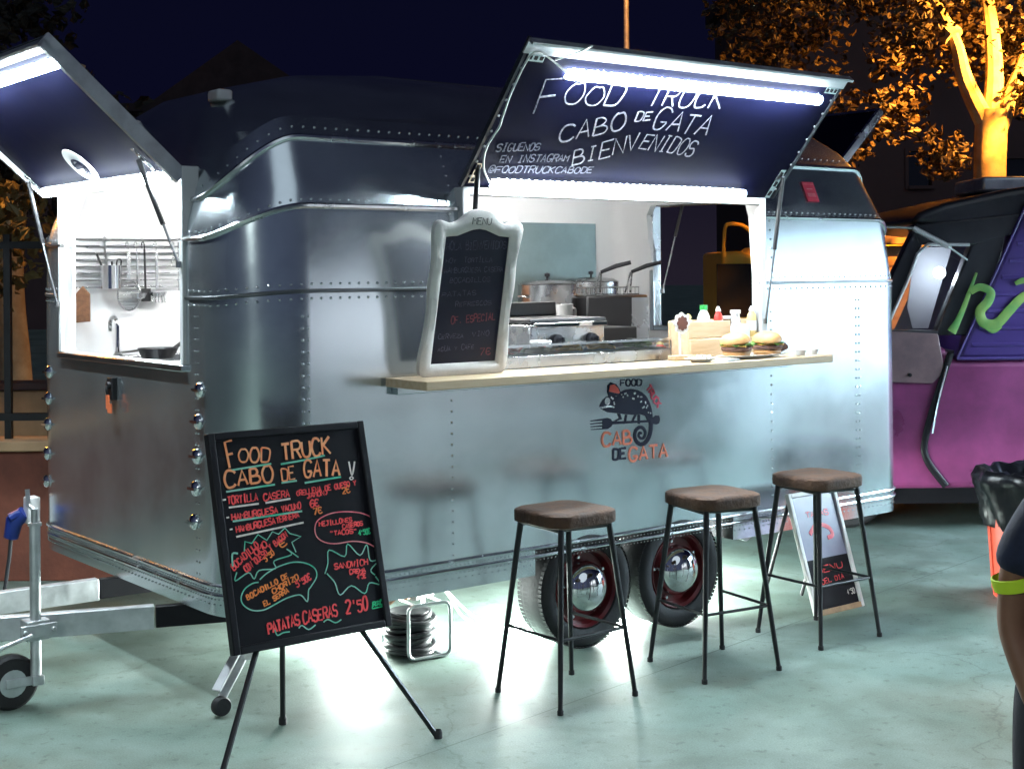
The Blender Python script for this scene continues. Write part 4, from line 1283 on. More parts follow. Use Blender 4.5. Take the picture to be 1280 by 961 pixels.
# ================================================================== THINGS ROUND THE TRAILER
# --- bar stools
def make_stool():
    t = thing("bar_stool", None, "bar stool", (0, 0, 0), 0, "bar stools along the serving side")
    hw, rr = 0.163, 0.075
    def outline(k, r):
        pts = []
        for cx, cy, a0 in ((1, 1, 0), (-1, 1, 90), (-1, -1, 180), (1, -1, 270)):
            for j in range(7):
                a = R(a0 + j * 15)
                pts.append((cx * (hw * k - r) + r * math.cos(a), cy * (hw * k - r) + r * math.sin(a)))
        return pts
    mb = MB()
    layers = [(0.90, 0.672, 0.06), (0.985, 0.679, 0.07), (1.0, 0.694, rr), (1.0, 0.712, rr), (0.985, 0.722, 0.072), (0.90, 0.729, 0.066), (0.6, 0.727, 0.05), (0.2, 0.724, 0.02)]
    vs, n = [], 28
    for k, z, r in layers:
        vs += [(x, y, z) for x, y in outline(k, r)]
    fs = [(i * n + j, i * n + (j + 1) % n, (i + 1) * n + (j + 1) % n, (i + 1) * n + j) for i in range(len(layers) - 1) for j in range(n)]
    fs += [tuple(range(n - 1, -1, -1)), tuple((len(layers) - 1) * n + j for j in range(n))]
    mb.add(vs, fs)
    mb.build("seat", 'seat_leather', t, smooth=50)
    mb = MB()
    for a, b in ((( -0.12, -0.12), (0.12, -0.12)), ((0.12, -0.12), (0.12, 0.12)), ((0.12, 0.12), (-0.12, 0.12)), ((-0.12, 0.12), (-0.12, -0.12))):
        mb.tube([(a[0], a[1], 0.672), (b[0], b[1], 0.664)], 0.010, 8)
    mb.build("seat_frame", 'black_metal', t)
    top, bot = 0.122, 0.190
    def at(z):
        return bot + (top - bot) * z / 0.68
    for sx, sy in ((1, 1), (-1, 1), (-1, -1), (1, -1)):
        mb = MB(); mb.tube([(sx * top, sy * top, 0.674), (sx * at(0.3), sy * at(0.3), 0.3), (sx * bot, sy * bot, 0.008)], [0.0125, 0.011, 0.0095], 10)
        lg = mb.build("leg", 'black_metal', t)
        mb = MB(); mb.lathe([(0.0, 0.0), (0.012, 0.0), (0.012, 0.016), (0.009, 0.02)], 10, Matrix.Translation((sx * bot, sy * bot, 0))); mb.build("foot_cap", 'rubber', lg)
    z = 0.265
    k = at(z)
    for a, b in (((-k, -k), (-k, k)), ((-k, -k), (k, -k)), ((k, -k), (k, k))):
        mb = MB(); mb.tube([(a[0], a[1], z), (b[0], b[1], z)], 0.0065, 8); mb.build("footrest", 'black_metal', t)
    return t
st = make_stool()
spots = [(1.166, -0.450, 0.0, "brown-topped black bar stool nearest the easel, in front of the first wheel"),
         (1.893, -0.545, -9.0, "brown-topped black bar stool in the middle of the row, in front of the second wheel"),
         (2.628, -0.490, -3.0, "brown-topped black bar stool at the right end of the row, by the small sandwich board")]
for i, (s, w, a, lab) in enumerate(spots):
    o = st if i == 0 else copy_tree(st)
    o.location = W(s, w, 0)
    o.rotation_euler = (0, 0, TH + R(a))
    o["label"] = lab

# --- chalkboard easel
ez = thing("chalkboard_easel", "black chalkboard covered in neon menu writing standing on a tripod easel", "easel", W(0.02, -0.42, 0), TH)
def E(s, w, z):
    return Vector((s - 0.02, w + 0.42, z))
ET = frame(E(-0.29, -0.50, 0.41), (1, 0, 0), (0, 0.18, 0.708))
BW, BH = 0.614, 0.730
mb = MB(); mb.b2((0.012, 0.012, -0.022), (BW - 0.012, BH - 0.012, -0.004), ET)
bd = mb.build("board", 'slate', ez)
mb = MB()
fw = 0.026
mb.b2((0, 0, -0.028), (fw, BH, 0.006), ET); mb.b2((BW - fw, 0, -0.028), (BW, BH, 0.006), ET)
mb.b2((fw, 0, -0.028), (BW - fw, fw, 0.0055), ET); mb.b2((fw, BH - fw, -0.028), (BW - fw, BH, 0.0055), ET)
mb.build("board_frame", 'black', bd, bevel=0.004)
EASEL_TEXT=[
('O','F',(0.065,0.608),(0.102,0.614),0.082),
('O','OOD',(0.101,0.626),(0.227,0.618),0.045),
('O','TRUCK',(0.267,0.617),(0.468,0.623),0.058),
('O','CABO',(0.040,0.545),(0.229,0.550),0.052),
('O','DE',(0.257,0.547),(0.315,0.551),0.042),
('O','GATA',(0.342,0.552),(0.493,0.543),0.054),
('P','TORTILLA',(0.045,0.488),(0.160,0.491),0.026),
('P','CASERA',(0.179,0.486),(0.282,0.490),0.023),
('W','-',(0.028,0.498),(0.042,0.499),0.014),
('P','(RELLENA DE QUESO Y',(0.305,0.489),(0.551,0.503),0.018),
('P','JAMON)',(0.346,0.477),(0.432,0.483),0.016),
('A','2€',(0.488,0.478),(0.524,0.481),0.022),
('P','6€',(0.354,0.445),(0.392,0.447),0.024),
('A','7€',(0.363,0.418),(0.401,0.422),0.022),
('W','-',(0.034,0.439),(0.047,0.440),0.014),
('P','HAMBURGUESA',(0.053,0.435),(0.229,0.441),0.020),
('P','VACUNO',(0.242,0.441),(0.320,0.446),0.020),
('W','-',(0.041,0.398),(0.054,0.399),0.014),
('P','HAMBURGUESA',(0.064,0.392),(0.214,0.406),0.020),
('P','TERNERA',(0.217,0.406),(0.308,0.417),0.019),
('P','BOCADILLO',(0.038,0.270),(0.142,0.339),0.022),
('P','LOMO',(0.108,0.296),(0.175,0.337),0.020),
('P','CON QUESO',(0.082,0.258),(0.171,0.308),0.020),
('P','Y BACON',(0.181,0.317),(0.254,0.359),0.019),
('A',"5'50",(0.158,0.283),(0.196,0.305),0.018),
('A','€',(0.218,0.321),(0.253,0.334),0.021),
('A','BOCADILLO DE',(0.074,0.169),(0.237,0.222),0.016),
('A','CHORIZO',(0.170,0.175),(0.276,0.212),0.016),
('A','EL SERRA',(0.133,0.139),(0.232,0.173),0.016),
('P',"5'50€",(0.263,0.183),(0.323,0.204),0.020),
('P','MEJILLONES',(0.379,0.376),(0.514,0.378),0.015),
('P','CASEROS',(0.470,0.357),(0.555,0.361),0.014),
('P','"TACOS"',(0.416,0.340),(0.527,0.337),0.015),
('N',"4'50€",(0.532,0.326),(0.582,0.329),0.017),
('P','SANDWICH',(0.416,0.224),(0.554,0.222),0.020),
('P','CREMA',(0.473,0.199),(0.541,0.198),0.015),
('P',"4'5€",(0.501,0.179),(0.538,0.179),0.016),
('P','PATATAS',(0.135,0.048),(0.258,0.062),0.036),
('P','CASERAS',(0.268,0.061),(0.407,0.068),0.038),
('P',"2'50",(0.437,0.068),(0.531,0.070),0.041),
('N','RAC',(0.549,0.076),(0.594,0.079),0.016),
]
EASEL_LINES=[
('G',[(0.075,0.601),(0.226,0.609)]),
('G',[(0.263,0.604),(0.353,0.610),(0.440,0.619)]),
('G',[(0.046,0.531),(0.230,0.537)]),
('G',[(0.256,0.540),(0.316,0.542)]),
('G',[(0.346,0.531),(0.493,0.538)]),
('W',[(0.534,0.589),(0.539,0.539),(0.558,0.587)]),
('W',[(0.536,0.535),(0.543,0.529),(0.534,0.524),(0.528,0.530),(0.536,0.535)]),
('W',[(0.049,0.478),(0.160,0.479)]),
('W',[(0.186,0.479),(0.282,0.483)]),
('G',[(0.057,0.431),(0.321,0.436)]),
('W',[(0.063,0.379),(0.321,0.397)]),
('G',[(0.085,0.328),(0.092,0.360),(0.116,0.351),(0.143,0.377),(0.173,0.354),(0.198,0.380),(0.220,0.369),(0.247,0.387),(0.263,0.366),(0.304,0.351),(0.266,0.336),(0.277,0.301)]),
('G',[(0.061,0.324),(0.041,0.325),(0.036,0.285)]),
('G',[(0.049,0.264),(0.040,0.237),(0.091,0.257),(0.109,0.234),(0.131,0.259),(0.192,0.257),(0.191,0.283),(0.259,0.295),(0.243,0.316),(0.284,0.283)]),
('G',[(0.129,0.229),(0.160,0.247),(0.209,0.263),(0.263,0.269),(0.310,0.259),(0.341,0.237),(0.344,0.209),(0.317,0.179),(0.306,0.168),(0.296,0.132),(0.279,0.153),(0.261,0.159),(0.217,0.154),(0.168,0.139),(0.129,0.129),(0.088,0.134),(0.059,0.155),(0.053,0.180),(0.070,0.206),(0.100,0.220),(0.123,0.221)]),
('R',[(0.592,0.320),(0.603,0.343),(0.599,0.377),(0.564,0.400),(0.503,0.414),(0.437,0.416),(0.383,0.401),(0.363,0.376),(0.365,0.343),(0.394,0.320),(0.439,0.310),(0.505,0.310),(0.561,0.297),(0.599,0.276),(0.589,0.304)]),
('G',[(0.377,0.214),(0.394,0.247),(0.406,0.292),(0.464,0.262),(0.483,0.303),(0.526,0.258),(0.560,0.291),(0.565,0.235),(0.604,0.234),(0.562,0.203),(0.576,0.183)]),
('G',[(0.385,0.214),(0.405,0.189),(0.413,0.174),(0.426,0.135),(0.475,0.160),(0.524,0.126),(0.549,0.159),(0.592,0.148),(0.577,0.178)]),
('N',[(0.546,0.070),(0.595,0.072),(0.598,0.092),(0.551,0.091),(0.546,0.070)]),
('G',[(0.161,0.060),(0.168,0.040),(0.191,0.045),(0.215,0.044)]),
('G',[(0.250,0.050),(0.264,0.057),(0.287,0.040),(0.315,0.051)]),
('G',[(0.347,0.055),(0.366,0.061),(0.393,0.046),(0.417,0.053)]),
]

zb = -0.0032
groups = {}
for c, s, p, q2, h in EASEL_TEXT:
    groups.setdefault(c, MB())
    rr = 0.0050 if h > 0.045 else (0.0038 if h > 0.028 else 0.0028)
    if c == 'W':
        rr = 0.003
    lettering(groups[c], s, p, q2, h, rr, ET, zb, 0.09, 0.25, 0.08)
for c, pts in EASEL_LINES:
    groups.setdefault(c, MB())
    sharp = len(pts) > 8 and c == 'G' and len(pts) < 19 and not (len(pts) == 9)
    lng = (len(pts) in (12, 14)) or len(pts) == 17
    scrawl(groups[c], pts, 0.0036 if len(pts) <= 3 else 0.0024, ET, zb, 0 if lng or c == 'N' else 4)
for c, m_ in groups.items():
    m_.build("marker_writing", 'mk_' + c, bd)
top = E(0.02, -0.31, 1.10)
mb = MB(); mb.b2((-0.10, BH - 0.004, -0.05), (0.0, BH + 0.006, -0.03), ET @ Matrix.Translation((0.36, 0, 0))); mb.b2((0.05, 0.02, -0.06), (BW - 0.05, 0.055, -0.030), ET); mb.build("support_bar", 'black_metal', ez)
for p0, p1 in ((ET @ Vector((0.25, BH, -0.05)), E(-0.43, -0.63, 0.0)), (ET @ Vector((0.37, BH, -0.05)), E(0.475, -0.562, 0.0)), (ET @ Vector((0.31, BH, -0.055)), E(0.125, -0.07, 0.0))):
    d = (p1 - p0)
    if p1.y < 0.1:                      # front legs run down behind the board before splaying past its foot
        side = -1 if p1.x < 0 else 1
        knee = ET @ Vector((0.12 if side < 0 else 0.50, 0.03, -0.045))
        path = [p0, knee, p1]
    else:
        path = [p0, p1]
    mb = MB(); mb.tube(path, 0.0105, 8)
    lg = mb.build("leg", 'black_metal', ez)
    mb = MB(); mb.lathe([(0, 0), (0.015, 0), (0.015, 0.02), (0.011, 0.03)], 10, Matrix.Translation((p1.x, p1.y, 0))); mb.build("foot_cap", 'rubber', lg)

# --- white-framed menu board on the counter
mn = thing("menu_board", "white-framed vintage menu blackboard leaning on the counter beside the hatch opening", "menu board", W(0.905, -0.13, 1.242), TH)
NT = frame((-0.19, 0.03, 0), (1, 0, 0), (0, -0.13, 0.61))
MW, MH = 0.425, 0.615
def menu_outline():
    half = [(0.0, 0.012), (-0.004, 0.08), (0.006, 0.16), (0.012, 0.26), (0.004, 0.36), (0.010, 0.46), (0.0, 0.54), (-0.006, 0.59), (0.008, 0.618), (0.04, 0.622), (0.075, 0.612), (0.11, 0.622), (0.14, 0.645), (0.175, 0.664), (MW / 2, 0.668)]
    pts = half + [(MW - x, y) for x, y in half[::-1][1:]]
    pts = smooth_pts([(x, y, 0) for x, y in pts], 3)
    return [(p.x, p.y) for p in pts] + [(MW - 0.015, 0.0), (0.015, 0.0)]
ol = menu_outline()
inn = [(0.052, 0.05)] + [(0.056, 0.56)] + [(0.11, 0.564), (0.15, 0.578), (0.18, 0.588), (MW / 2, 0.592), (MW - 0.18, 0.588), (MW - 0.15, 0.578), (MW - 0.11, 0.564), (MW - 0.056, 0.56), (MW - 0.052, 0.05)]
mb = MB()
# frame as a band between the wavy outline and the inner edge: front, back and rim
def resample(poly, n):
    P = [Vector((x, y, 0)) for x, y in poly] + [Vector((*poly[0], 0))]
    L = [0]
    for a, b in zip(P, P[1:]):
        L.append(L[-1] + (b - a).length)
    out = []
    for i in range(n):
        d = L[-1] * i / n
        k = max(j for j in range(len(L) - 1) if L[j] <= d)
        f = (d - L[k]) / max(1e-9, L[k + 1] - L[k])
        out.append(P[k].lerp(P[k + 1], f))
    return out
cen = Vector((MW / 2, MH * 0.5, 0))
NR = 120
def radial(poly):
    P = [Vector((x, y, 0)) for x, y in poly]
    out = []
    for i in range(NR):
        a = 2 * math.pi * i / NR
        d = Vector((math.cos(a) * MW, math.sin(a) * MH, 0))
        best = None
        for p, q3 in zip(P, P[1:] + P[:1]):
            ex = q3 - p
            den = d.x * ex.y - d.y * ex.x
            if abs(den) < 1e-12:
                continue
            r0 = p - cen
            t_ = (r0.x * ex.y - r0.y * ex.x) / den
            u_ = (r0.x * d.y - r0.y * d.x) / den
            if t_ > 0 and -1e-6 <= u_ <= 1 + 1e-6 and (best is None or t_ > best):
                best = t_
        out.append(cen + d * best)
    return out
ro, ri = radial(ol), radial(inn)
layers = [[(p.x, p.y, -0.012) for p in ro], [(p.x, p.y, 0.010) for p in ro], [(p.x, p.y, 0.016) for p in [a.lerp(b, 0.15) for a, b in zip(ro, ri)]],
          [(p.x, p.y, 0.016) for p in [a.lerp(b, 0.75) for a, b in zip(ro, ri)]], [(p.x, p.y, 0.006) for p in ri], [(p.x, p.y, -0.012) for p in ri]]
vs = [v for l in layers for v in l]
fs = [(i * NR + j, i * NR + (j + 1) % NR, (i + 1) * NR + (j + 1) % NR, (i + 1) * NR + j) for i in range(5) for j in range(NR)]
fs += [(5 * NR + j, 5 * NR + (j + 1) % NR, (j + 1) % NR, j) for j in range(NR)]
mb.add(vs, fs, NT)
mb.build("board_frame", 'white_frame', mn, smooth=40)
mb = MB(); mb.prism([(p.x, p.y) for p in [a.lerp(b, 0.9) for a, b in zip(ro, ri)]], -0.006, 0.0, NT); sl = mb.build("slate_panel", 'slate_blue', mn, smooth=0)
mb = MB(); lettering(mb, "MENU", (0.165, 0.612), (0.262, 0.612), 0.026, 0.0016, NT, 0.0168, 0.03, 0.25); mb.build("frame_lettering", 'black', mn)
mb = MB()
for (s, p, q2, h) in (("HOLA BIENVENIDOS", (0.066, 0.505), (0.36, 0.515), 0.030), ("HOY: TORTILLA", (0.07, 0.455), (0.30, 0.46), 0.018), ("HAMBURGUESA CASERA", (0.07, 0.415), (0.36, 0.42), 0.018),
                      ("BOCADILLOS", (0.10, 0.375), (0.30, 0.38), 0.018), ("PATATAS", (0.07, 0.32), (0.24, 0.325), 0.018), ("REFRESCOS", (0.14, 0.28), (0.32, 0.285), 0.018),
                      ("CERVEZA", (0.075, 0.15), (0.20, 0.152), 0.018), ("VINO", (0.24, 0.155), (0.33, 0.157), 0.018), ("AGUA Y CAFE", (0.08, 0.10), (0.26, 0.105), 0.018)):
    lettering(mb, s, p, q2, h, 0.0014, NT, 0.0004, 0.2, 0.25)
mb.build("chalk_lettering", 'chalk_dim', sl)
mb = MB(); lettering(mb, "OF. ESPECIAL", (0.13, 0.21), (0.35, 0.222), 0.028, 0.0022, NT, 0.0004, 0.1, 0.25); lettering(mb, "7€", (0.29, 0.075), (0.35, 0.08), 0.026, 0.002, NT, 0.0004); mb.build("chalk_lettering", 'chalk_pink', sl)

# --- small sandwich board leaning under the trailer's edge
sb = thing("sandwich_board", "small wood-edged poster board leaning behind the right-hand bar stool", "sandwich board", W(3.0, -0.25, 0), TH)
ST2 = frame((-0.175, -0.06, 0.012), (1, 0, 0), (0, 0.17, 0.545))
PW, PH = 0.355, 0.585
mb = MB()
mb.b2((0, 0, -0.012), (0.022, PH, 0.012), ST2); mb.b2((PW - 0.022, 0, -0.012), (PW, PH, 0.012), ST2); mb.b2((0.022, PH - 0.022, -0.012), (PW - 0.022, PH, 0.0115), ST2)
mb.build("board_frame", 'white_frame', sb, bevel=0.003)
mb = MB(); mb.b2((0.022, 0.0, -0.012), (PW - 0.022, 0.026, 0.0125), ST2); mb.build("bottom_rail", 'wood_edge', sb, bevel=0.003)
mb = MB(); mb.b2((0.022, 0.026, -0.008), (PW - 0.022, 0.26, 0.0), ST2); lo_ = mb.build("poster", 'slate', sb)
mb = MB(); mb.b2((0.022, 0.26, -0.008), (PW - 0.022, PH - 0.022, 0.0), ST2); up_ = mb.build("poster", 'poster_sheen', sb)  # lilac colour stands for the sheen on the board's upper half
mb = MB()
lettering(mb, "MENU", (0.08, 0.19), (0.28, 0.20), 0.03, 0.003, ST2, 0.0008); lettering(mb, "DEL DIA", (0.10, 0.14), (0.27, 0.15), 0.022, 0.0025, ST2, 0.0008)
mb.build("poster_print", 'mk_P', lo_)
mb = MB(); scrawl(mb, [(0.10, 0.38), (0.16, 0.42), (0.24, 0.40), (0.26, 0.36), (0.22, 0.35)], 0.012, ST2, 0.0006); lettering(mb, "TAPAS", (0.10, 0.46), (0.27, 0.46), 0.028, 0.003, ST2, 0.0006); mb.build("poster_print", 'mk_R', up_)
mb = MB(); lettering(mb, "4'50", (0.26, 0.07), (0.32, 0.07), 0.022, 0.0022, ST2, 0.0008); mb.build("poster_print", 'mk_W', lo_)
mb = MB()
for a in (0.03, PW - 0.03):
    mb.tube([ST2 @ Vector((a, PH - 0.03, -0.016)), Vector((a - 0.175, 0.30, 0.008))], 0.009, 8)
mb.build("prop_leg", 'black_metal', sb)

# --- cable reel and cables
rl = thing("cable_reel", "dark cable wound on a metal-framed reel under the trailer beside the easel", "cable reel", W(1.045, 0.43, 0), TH + R(-8))
mb = MB()
for k in range(9):
    z = 0.022 + k * 0.019
    rad = 0.100 + 0.012 * math.sin(k * 2.1)
    mb.tube([(rad * math.cos(a) * 0.98 - 0.02, rad * math.sin(a), z + 0.008 * math.sin(a * 2 + k)) for a in [j * 2 * math.pi / 28 for j in range(28)]], 0.0115, 8, closed=True)
mb.build("wound_cable", 'cord_black', rl)
mb = MB(); mb.lathe([(0, 0.01), (0.088, 0.01), (0.088, 0.19), (0, 0.19)], 24, Matrix.Translation((-0.02, 0, 0))); mb.build("drum", 'black', rl)
mb = MB()
def rr_path(x, y0, y1, z0, z1, r=0.03):
    pts = []
    for cy, cz, a0 in ((y0 + r, z1 - r, 180), (y1 - r, z1 - r, 90), (y1 - r, z0 + r, 0), (y0 + r, z0 + r, 270)):
        for j in range(5):
            a = R(a0 - j * 22.5)
            pts.append((x, cy + r * math.cos(a), cz + r * math.sin(a)))
    return pts
T90 = Matrix.Rotation(R(-90), 4, 'Z')
mb.tube(rr_path(-0.135, -0.085, 0.115, 0.008, 0.235), 0.008, 8, closed=True, T=T90)
mb.tube(rr_path(0.125, -0.085, 0.115, 0.008, 0.235), 0.008, 8, closed=True, T=T90)
for y, z in ((-0.05, 0.235), (0.08, 0.235), (-0.05, 0.008), (0.08, 0.008)):
    mb.tube([(-0.135, y, z), (0.125, y, z)], 0.007, 8, T=T90)
mb.build("reel_frame", 'galv', rl)
sk_ = tag(MB().box((0, 0, 0.03), (0.15, 0.06, 0.05)).build("socket_block", 'white_plastic', None, W(1.06, 0.40, 0.238), TH + R(20), bevel=0.012), "white multi-socket block lying on top of the cable reel", "power socket")
mb = MB(); mb.tube(smooth_pts([(-0.075, 0, 0.03), (-0.13, -0.02, 0.035), (-0.17, -0.02, 0.06), (-0.2, 0.02, 0.02)], 4), 0.012, 8)
cp = mb.build("plug_lead", 'copper', sk_)
cw = MB()
gp = [W(1.12, 0.42, 0.275), W(1.22, 0.45, 0.25), W(1.36, 0.48, 0.13), W(1.5, 0.47, 0.03), W(1.62, 0.42, 0.008), W(1.72, 0.36, 0.008), W(1.9, 0.42, 0.008), W(2.2, 0.55, 0.008), W(2.6, 0.9, 0.008), W(3.2, 1.6, 0.008)]
o0 = W(1.12, 0.42, 0)
cw.tube([p - o0 for p in smooth_pts(gp, 6)], 0.006, 8)
gp2 = [W(1.12, 0.44, 0.285), W(1.24, 0.47, 0.235), W(1.38, 0.53, 0.09), W(1.5, 0.52, 0.012), W(1.64, 0.45, 0.02), W(1.73, 0.36, 0.022), W(1.9, 0.45, 0.008), W(2.3, 0.7, 0.008)]
cw.tube([p - o0 for p in smooth_pts(gp2, 6)], 0.0055, 8)
tag(cw.build("power_cable", 'cord_white', None, o0), "white power cable running from the reel across the lit floor under the trailer", "cable")

# ================================================================== THINGS IN THE SERVING WINDOW
def at(mb, name, m, s, w, z, label, cat, group=None, a=0.0, **k):
    return tag(mb.build(name, m, None, W(s, w, z), TH + R(a), **k), label, cat, group)

def sth(name, label, cat, s, w, z, group=None, a=0.0):
    return thing(name, label, cat, W(s, w, z), TH + R(a), group)

# griddle
t = sth("griddle", "stainless counter griddle with two control knobs just inside the serving window", "griddle", 1.84, 0.44, 1.224)
mb = MB(); mb.b2((-0.25, -0.16, 0.03), (0.20, 0.22, 0.19)); mb.build("casing", 'steel', t, bevel=0.01)
mb = MB(); mb.b2((-0.255, -0.165, 0.192), (0.205, 0.225, 0.212)); mb.b2((-0.255, 0.20, 0.213), (0.205, 0.222, 0.28)); mb.build("hot_plate", 'black_metal', t, bevel=0.006)
mb = MB(); mb.b2((-0.24, -0.19, 0.172), (0.19, -0.165, 0.195)); mb.build("grease_tray", 'chrome', t, bevel=0.004)
for x in (-0.10, 0.11):
    mb = MB(); mb.lathe([(0.032, 0), (0.030, 0.02), (0.018, 0.024), (0.016, 0.045), (0, 0.047)], 20, Matrix.Translation((x, -0.161, 0.11)) @ Matrix.Rotation(R(90), 4, 'X')); mb.box((x, -0.212, 0.11), (0.008, 0.01, 0.034)); mb.build("control_knob", 'black', t)
for x in (-0.2, 0.15):
    for y in (-0.12, 0.18):
        mb = MB(); mb.lathe([(0.015, 0), (0.015, 0.03)], 10, Matrix.Translation((x, y, 0))); mb.build("foot", 'rubber', t)
mb = MB(); mb.b2((-0.04, -0.03, 0), (0.04, 0.03, 0.12)); c_ = at(mb, "carton", 'label_white', 1.585, 0.20, 1.224, "small white and red carton in front of the griddle's left end", "carton", bevel=0.002)
mb = MB(); mb.b2((-0.03, -0.0325, 0.02), (0.0, -0.031, 0.10)); mb.build("carton_print", 'red_sticker', c_)

# dish with domed lid and deep pots at the back
def pot(name, label, s, w, z, r, h, grp=None, lid=True, knob='black', m='steel'):
    t = sth(name, label, "pot", s, w, z, grp)
    mb = MB(); mb.lathe([(0, 0), (r * 0.97, 0), (r, 0.01), (r, h), (r * 1.03, h + 0.004), (r * 0.97, h + 0.004), (r * 0.96, 0.02), (0, 0.015)], 32); mb.build("pan_body", m, t)
    if lid:
        mb = MB(); mb.lathe([(r * 1.0, h + 0.006), (r * 0.8, h + 0.022), (0, h + 0.032)], 28); l = mb.build("lid", m, t)
        mb = MB(); mb.lathe([(0.006, h + 0.03), (0.006, h + 0.045), (0.016, h + 0.05), (0.016, h + 0.064), (0, h + 0.07)], 14); mb.build("lid_knob", knob, l)
    for sg in (-1, 1):
        mb = MB(); mb.tube(smooth_pts([(sg * r, -0.03, h * 0.8), (sg * (r + 0.03), -0.025, h * 0.82), (sg * (r + 0.03), 0.025, h * 0.82), (sg * r, 0.03, h * 0.8)], 4), 0.005, 8); mb.build("handle", m, t)
    return t
pot("stock_pot", "wide stainless pot with a flat lid standing behind the griddle", 2.80, 1.62, 1.224, 0.17, 0.35)
pot("casserole_pot", "lidded stainless pot with a dark knob standing behind the fryer", 3.40, 1.92, 1.224, 0.17, 0.36)
pot("copper_pot", "pinkish copper pot at the left behind the griddle, under the steel panel", 2.42, 1.80, 1.224, 0.13, 0.36, None, False, 'black', 'copper')
# fryer
t = sth("deep_fryer", "dark double deep fryer with two raised basket handles in the back corner", "fryer", 3.17, 1.56, 1.224)
mb = MB(); mb.b2((-0.24, -0.14, 0.0), (0.24, 0.20, 0.285)); mb.build("casing", 'black_metal', t, bevel=0.012)
mb = MB(); mb.b2((0.10, -0.146, 0.02), (0.235, -0.141, 0.27)); mb.build("side_panel", 'steel', t)
for x in (-0.12, 0.12):
    mb = MB()
    for y in (-0.09, 0.13):
        mb.tube([(x - 0.09, y, 0.33), (x + 0.09, y, 0.33)], 0.004, 6); mb.tube([(x - 0.09, y, 0.29), (x + 0.09, y, 0.29)], 0.003, 6)
    for xx in [x - 0.09 + k * 0.03 for k in range(7)]:
        mb.tube([(xx, -0.09, 0.33), (xx, -0.09, 0.285)], 0.002, 5); mb.tube([(xx, 0.13, 0.33), (xx, 0.13, 0.285)], 0.002, 5)
    for xx in (x - 0.09, x + 0.09):
        mb.tube([(xx, -0.09, 0.33), (xx, 0.13, 0.33)], 0.004, 6)
    mb.tube([(x - 0.02, -0.09, 0.30), (x - 0.02, -0.14, 0.42)], 0.005, 8); mb.tube([(x + 0.02, -0.09, 0.30), (x - 0.01, -0.14, 0.42)], 0.005, 8)
    b_ = mb.build("fry_basket", 'steel', t)
    mb = MB(); mb.tube([(x - 0.015, -0.14, 0.42), (x + 0.05, -0.20, 0.455), (x + 0.11, -0.26, 0.475)], [0.010, 0.013, 0.012], 10); mb.build("basket_handle", 'black', b_)
mb = MB(); mb.lathe([(0, 0), (0.040, 0), (0.046, 0.12), (0.043, 0.12), (0.038, 0.01), (0, 0.008)], 24); mb.tube(smooth_pts([(0.044, 0, 0.10), (0.075, 0, 0.09), (0.07, 0, 0.04), (0.041, 0, 0.03)], 4), 0.006, 8)
at(mb, "pitcher", 'white_plastic', 2.36, 0.95, 1.36, "white plastic pitcher standing on the dark warmer between griddle and fryer", "pitcher")
t = sth("food_warmer", "low black warmer box between the griddle and the fryer", "warmer", 2.42, 0.90, 1.2) 
mb = MB(); mb.b2((-0.20, -0.16, 0.0), (0.26, 0.16, 0.155)); mb.build("casing", 'black_metal', t, bevel=0.008)
t.location = W(2.42, 0.90, 1.205)
for sx in (-0.15, 0.21):
    mb = MB(); mb.box((sx, -0.164, 0.07), (0.05, 0.008, 0.05)); mb.build("vent", 'steel', t)
mb = MB(); mb.lathe([(0.0, 0.0), (0.10, 0.0), (0.145, 0.045), (0.15, 0.045), (0.105, -0.004), (0.0, -0.004)], 28); mb.tube([(0.14, 0, 0.036), (0.24, 0, 0.06), (0.31, 0, 0.065)], [0.008, 0.010, 0.011], 8)
o = at(mb, "frying_pan", 'black_metal', 3.35, 1.00, 1.228, "black frying pan lying on the worktop in front of the fryer", "frying pan", None, 20)
t = sth("worktop_trolley", "steel side table under the frying pan", "table", 3.35, 1.02, 0.522)
mb = MB(); mb.b2((-0.3, -0.2, 0.66), (0.3, 0.2, 0.70)); mb.build("tabletop", 'steel', t, bevel=0.004)
for x in (-0.27, 0.27):
    for y in (-0.17, 0.17):
        mb = MB(); mb.tube([(x, y, 0), (x, y, 0.66)], 0.014, 8); mb.build("leg", 'steel', t)

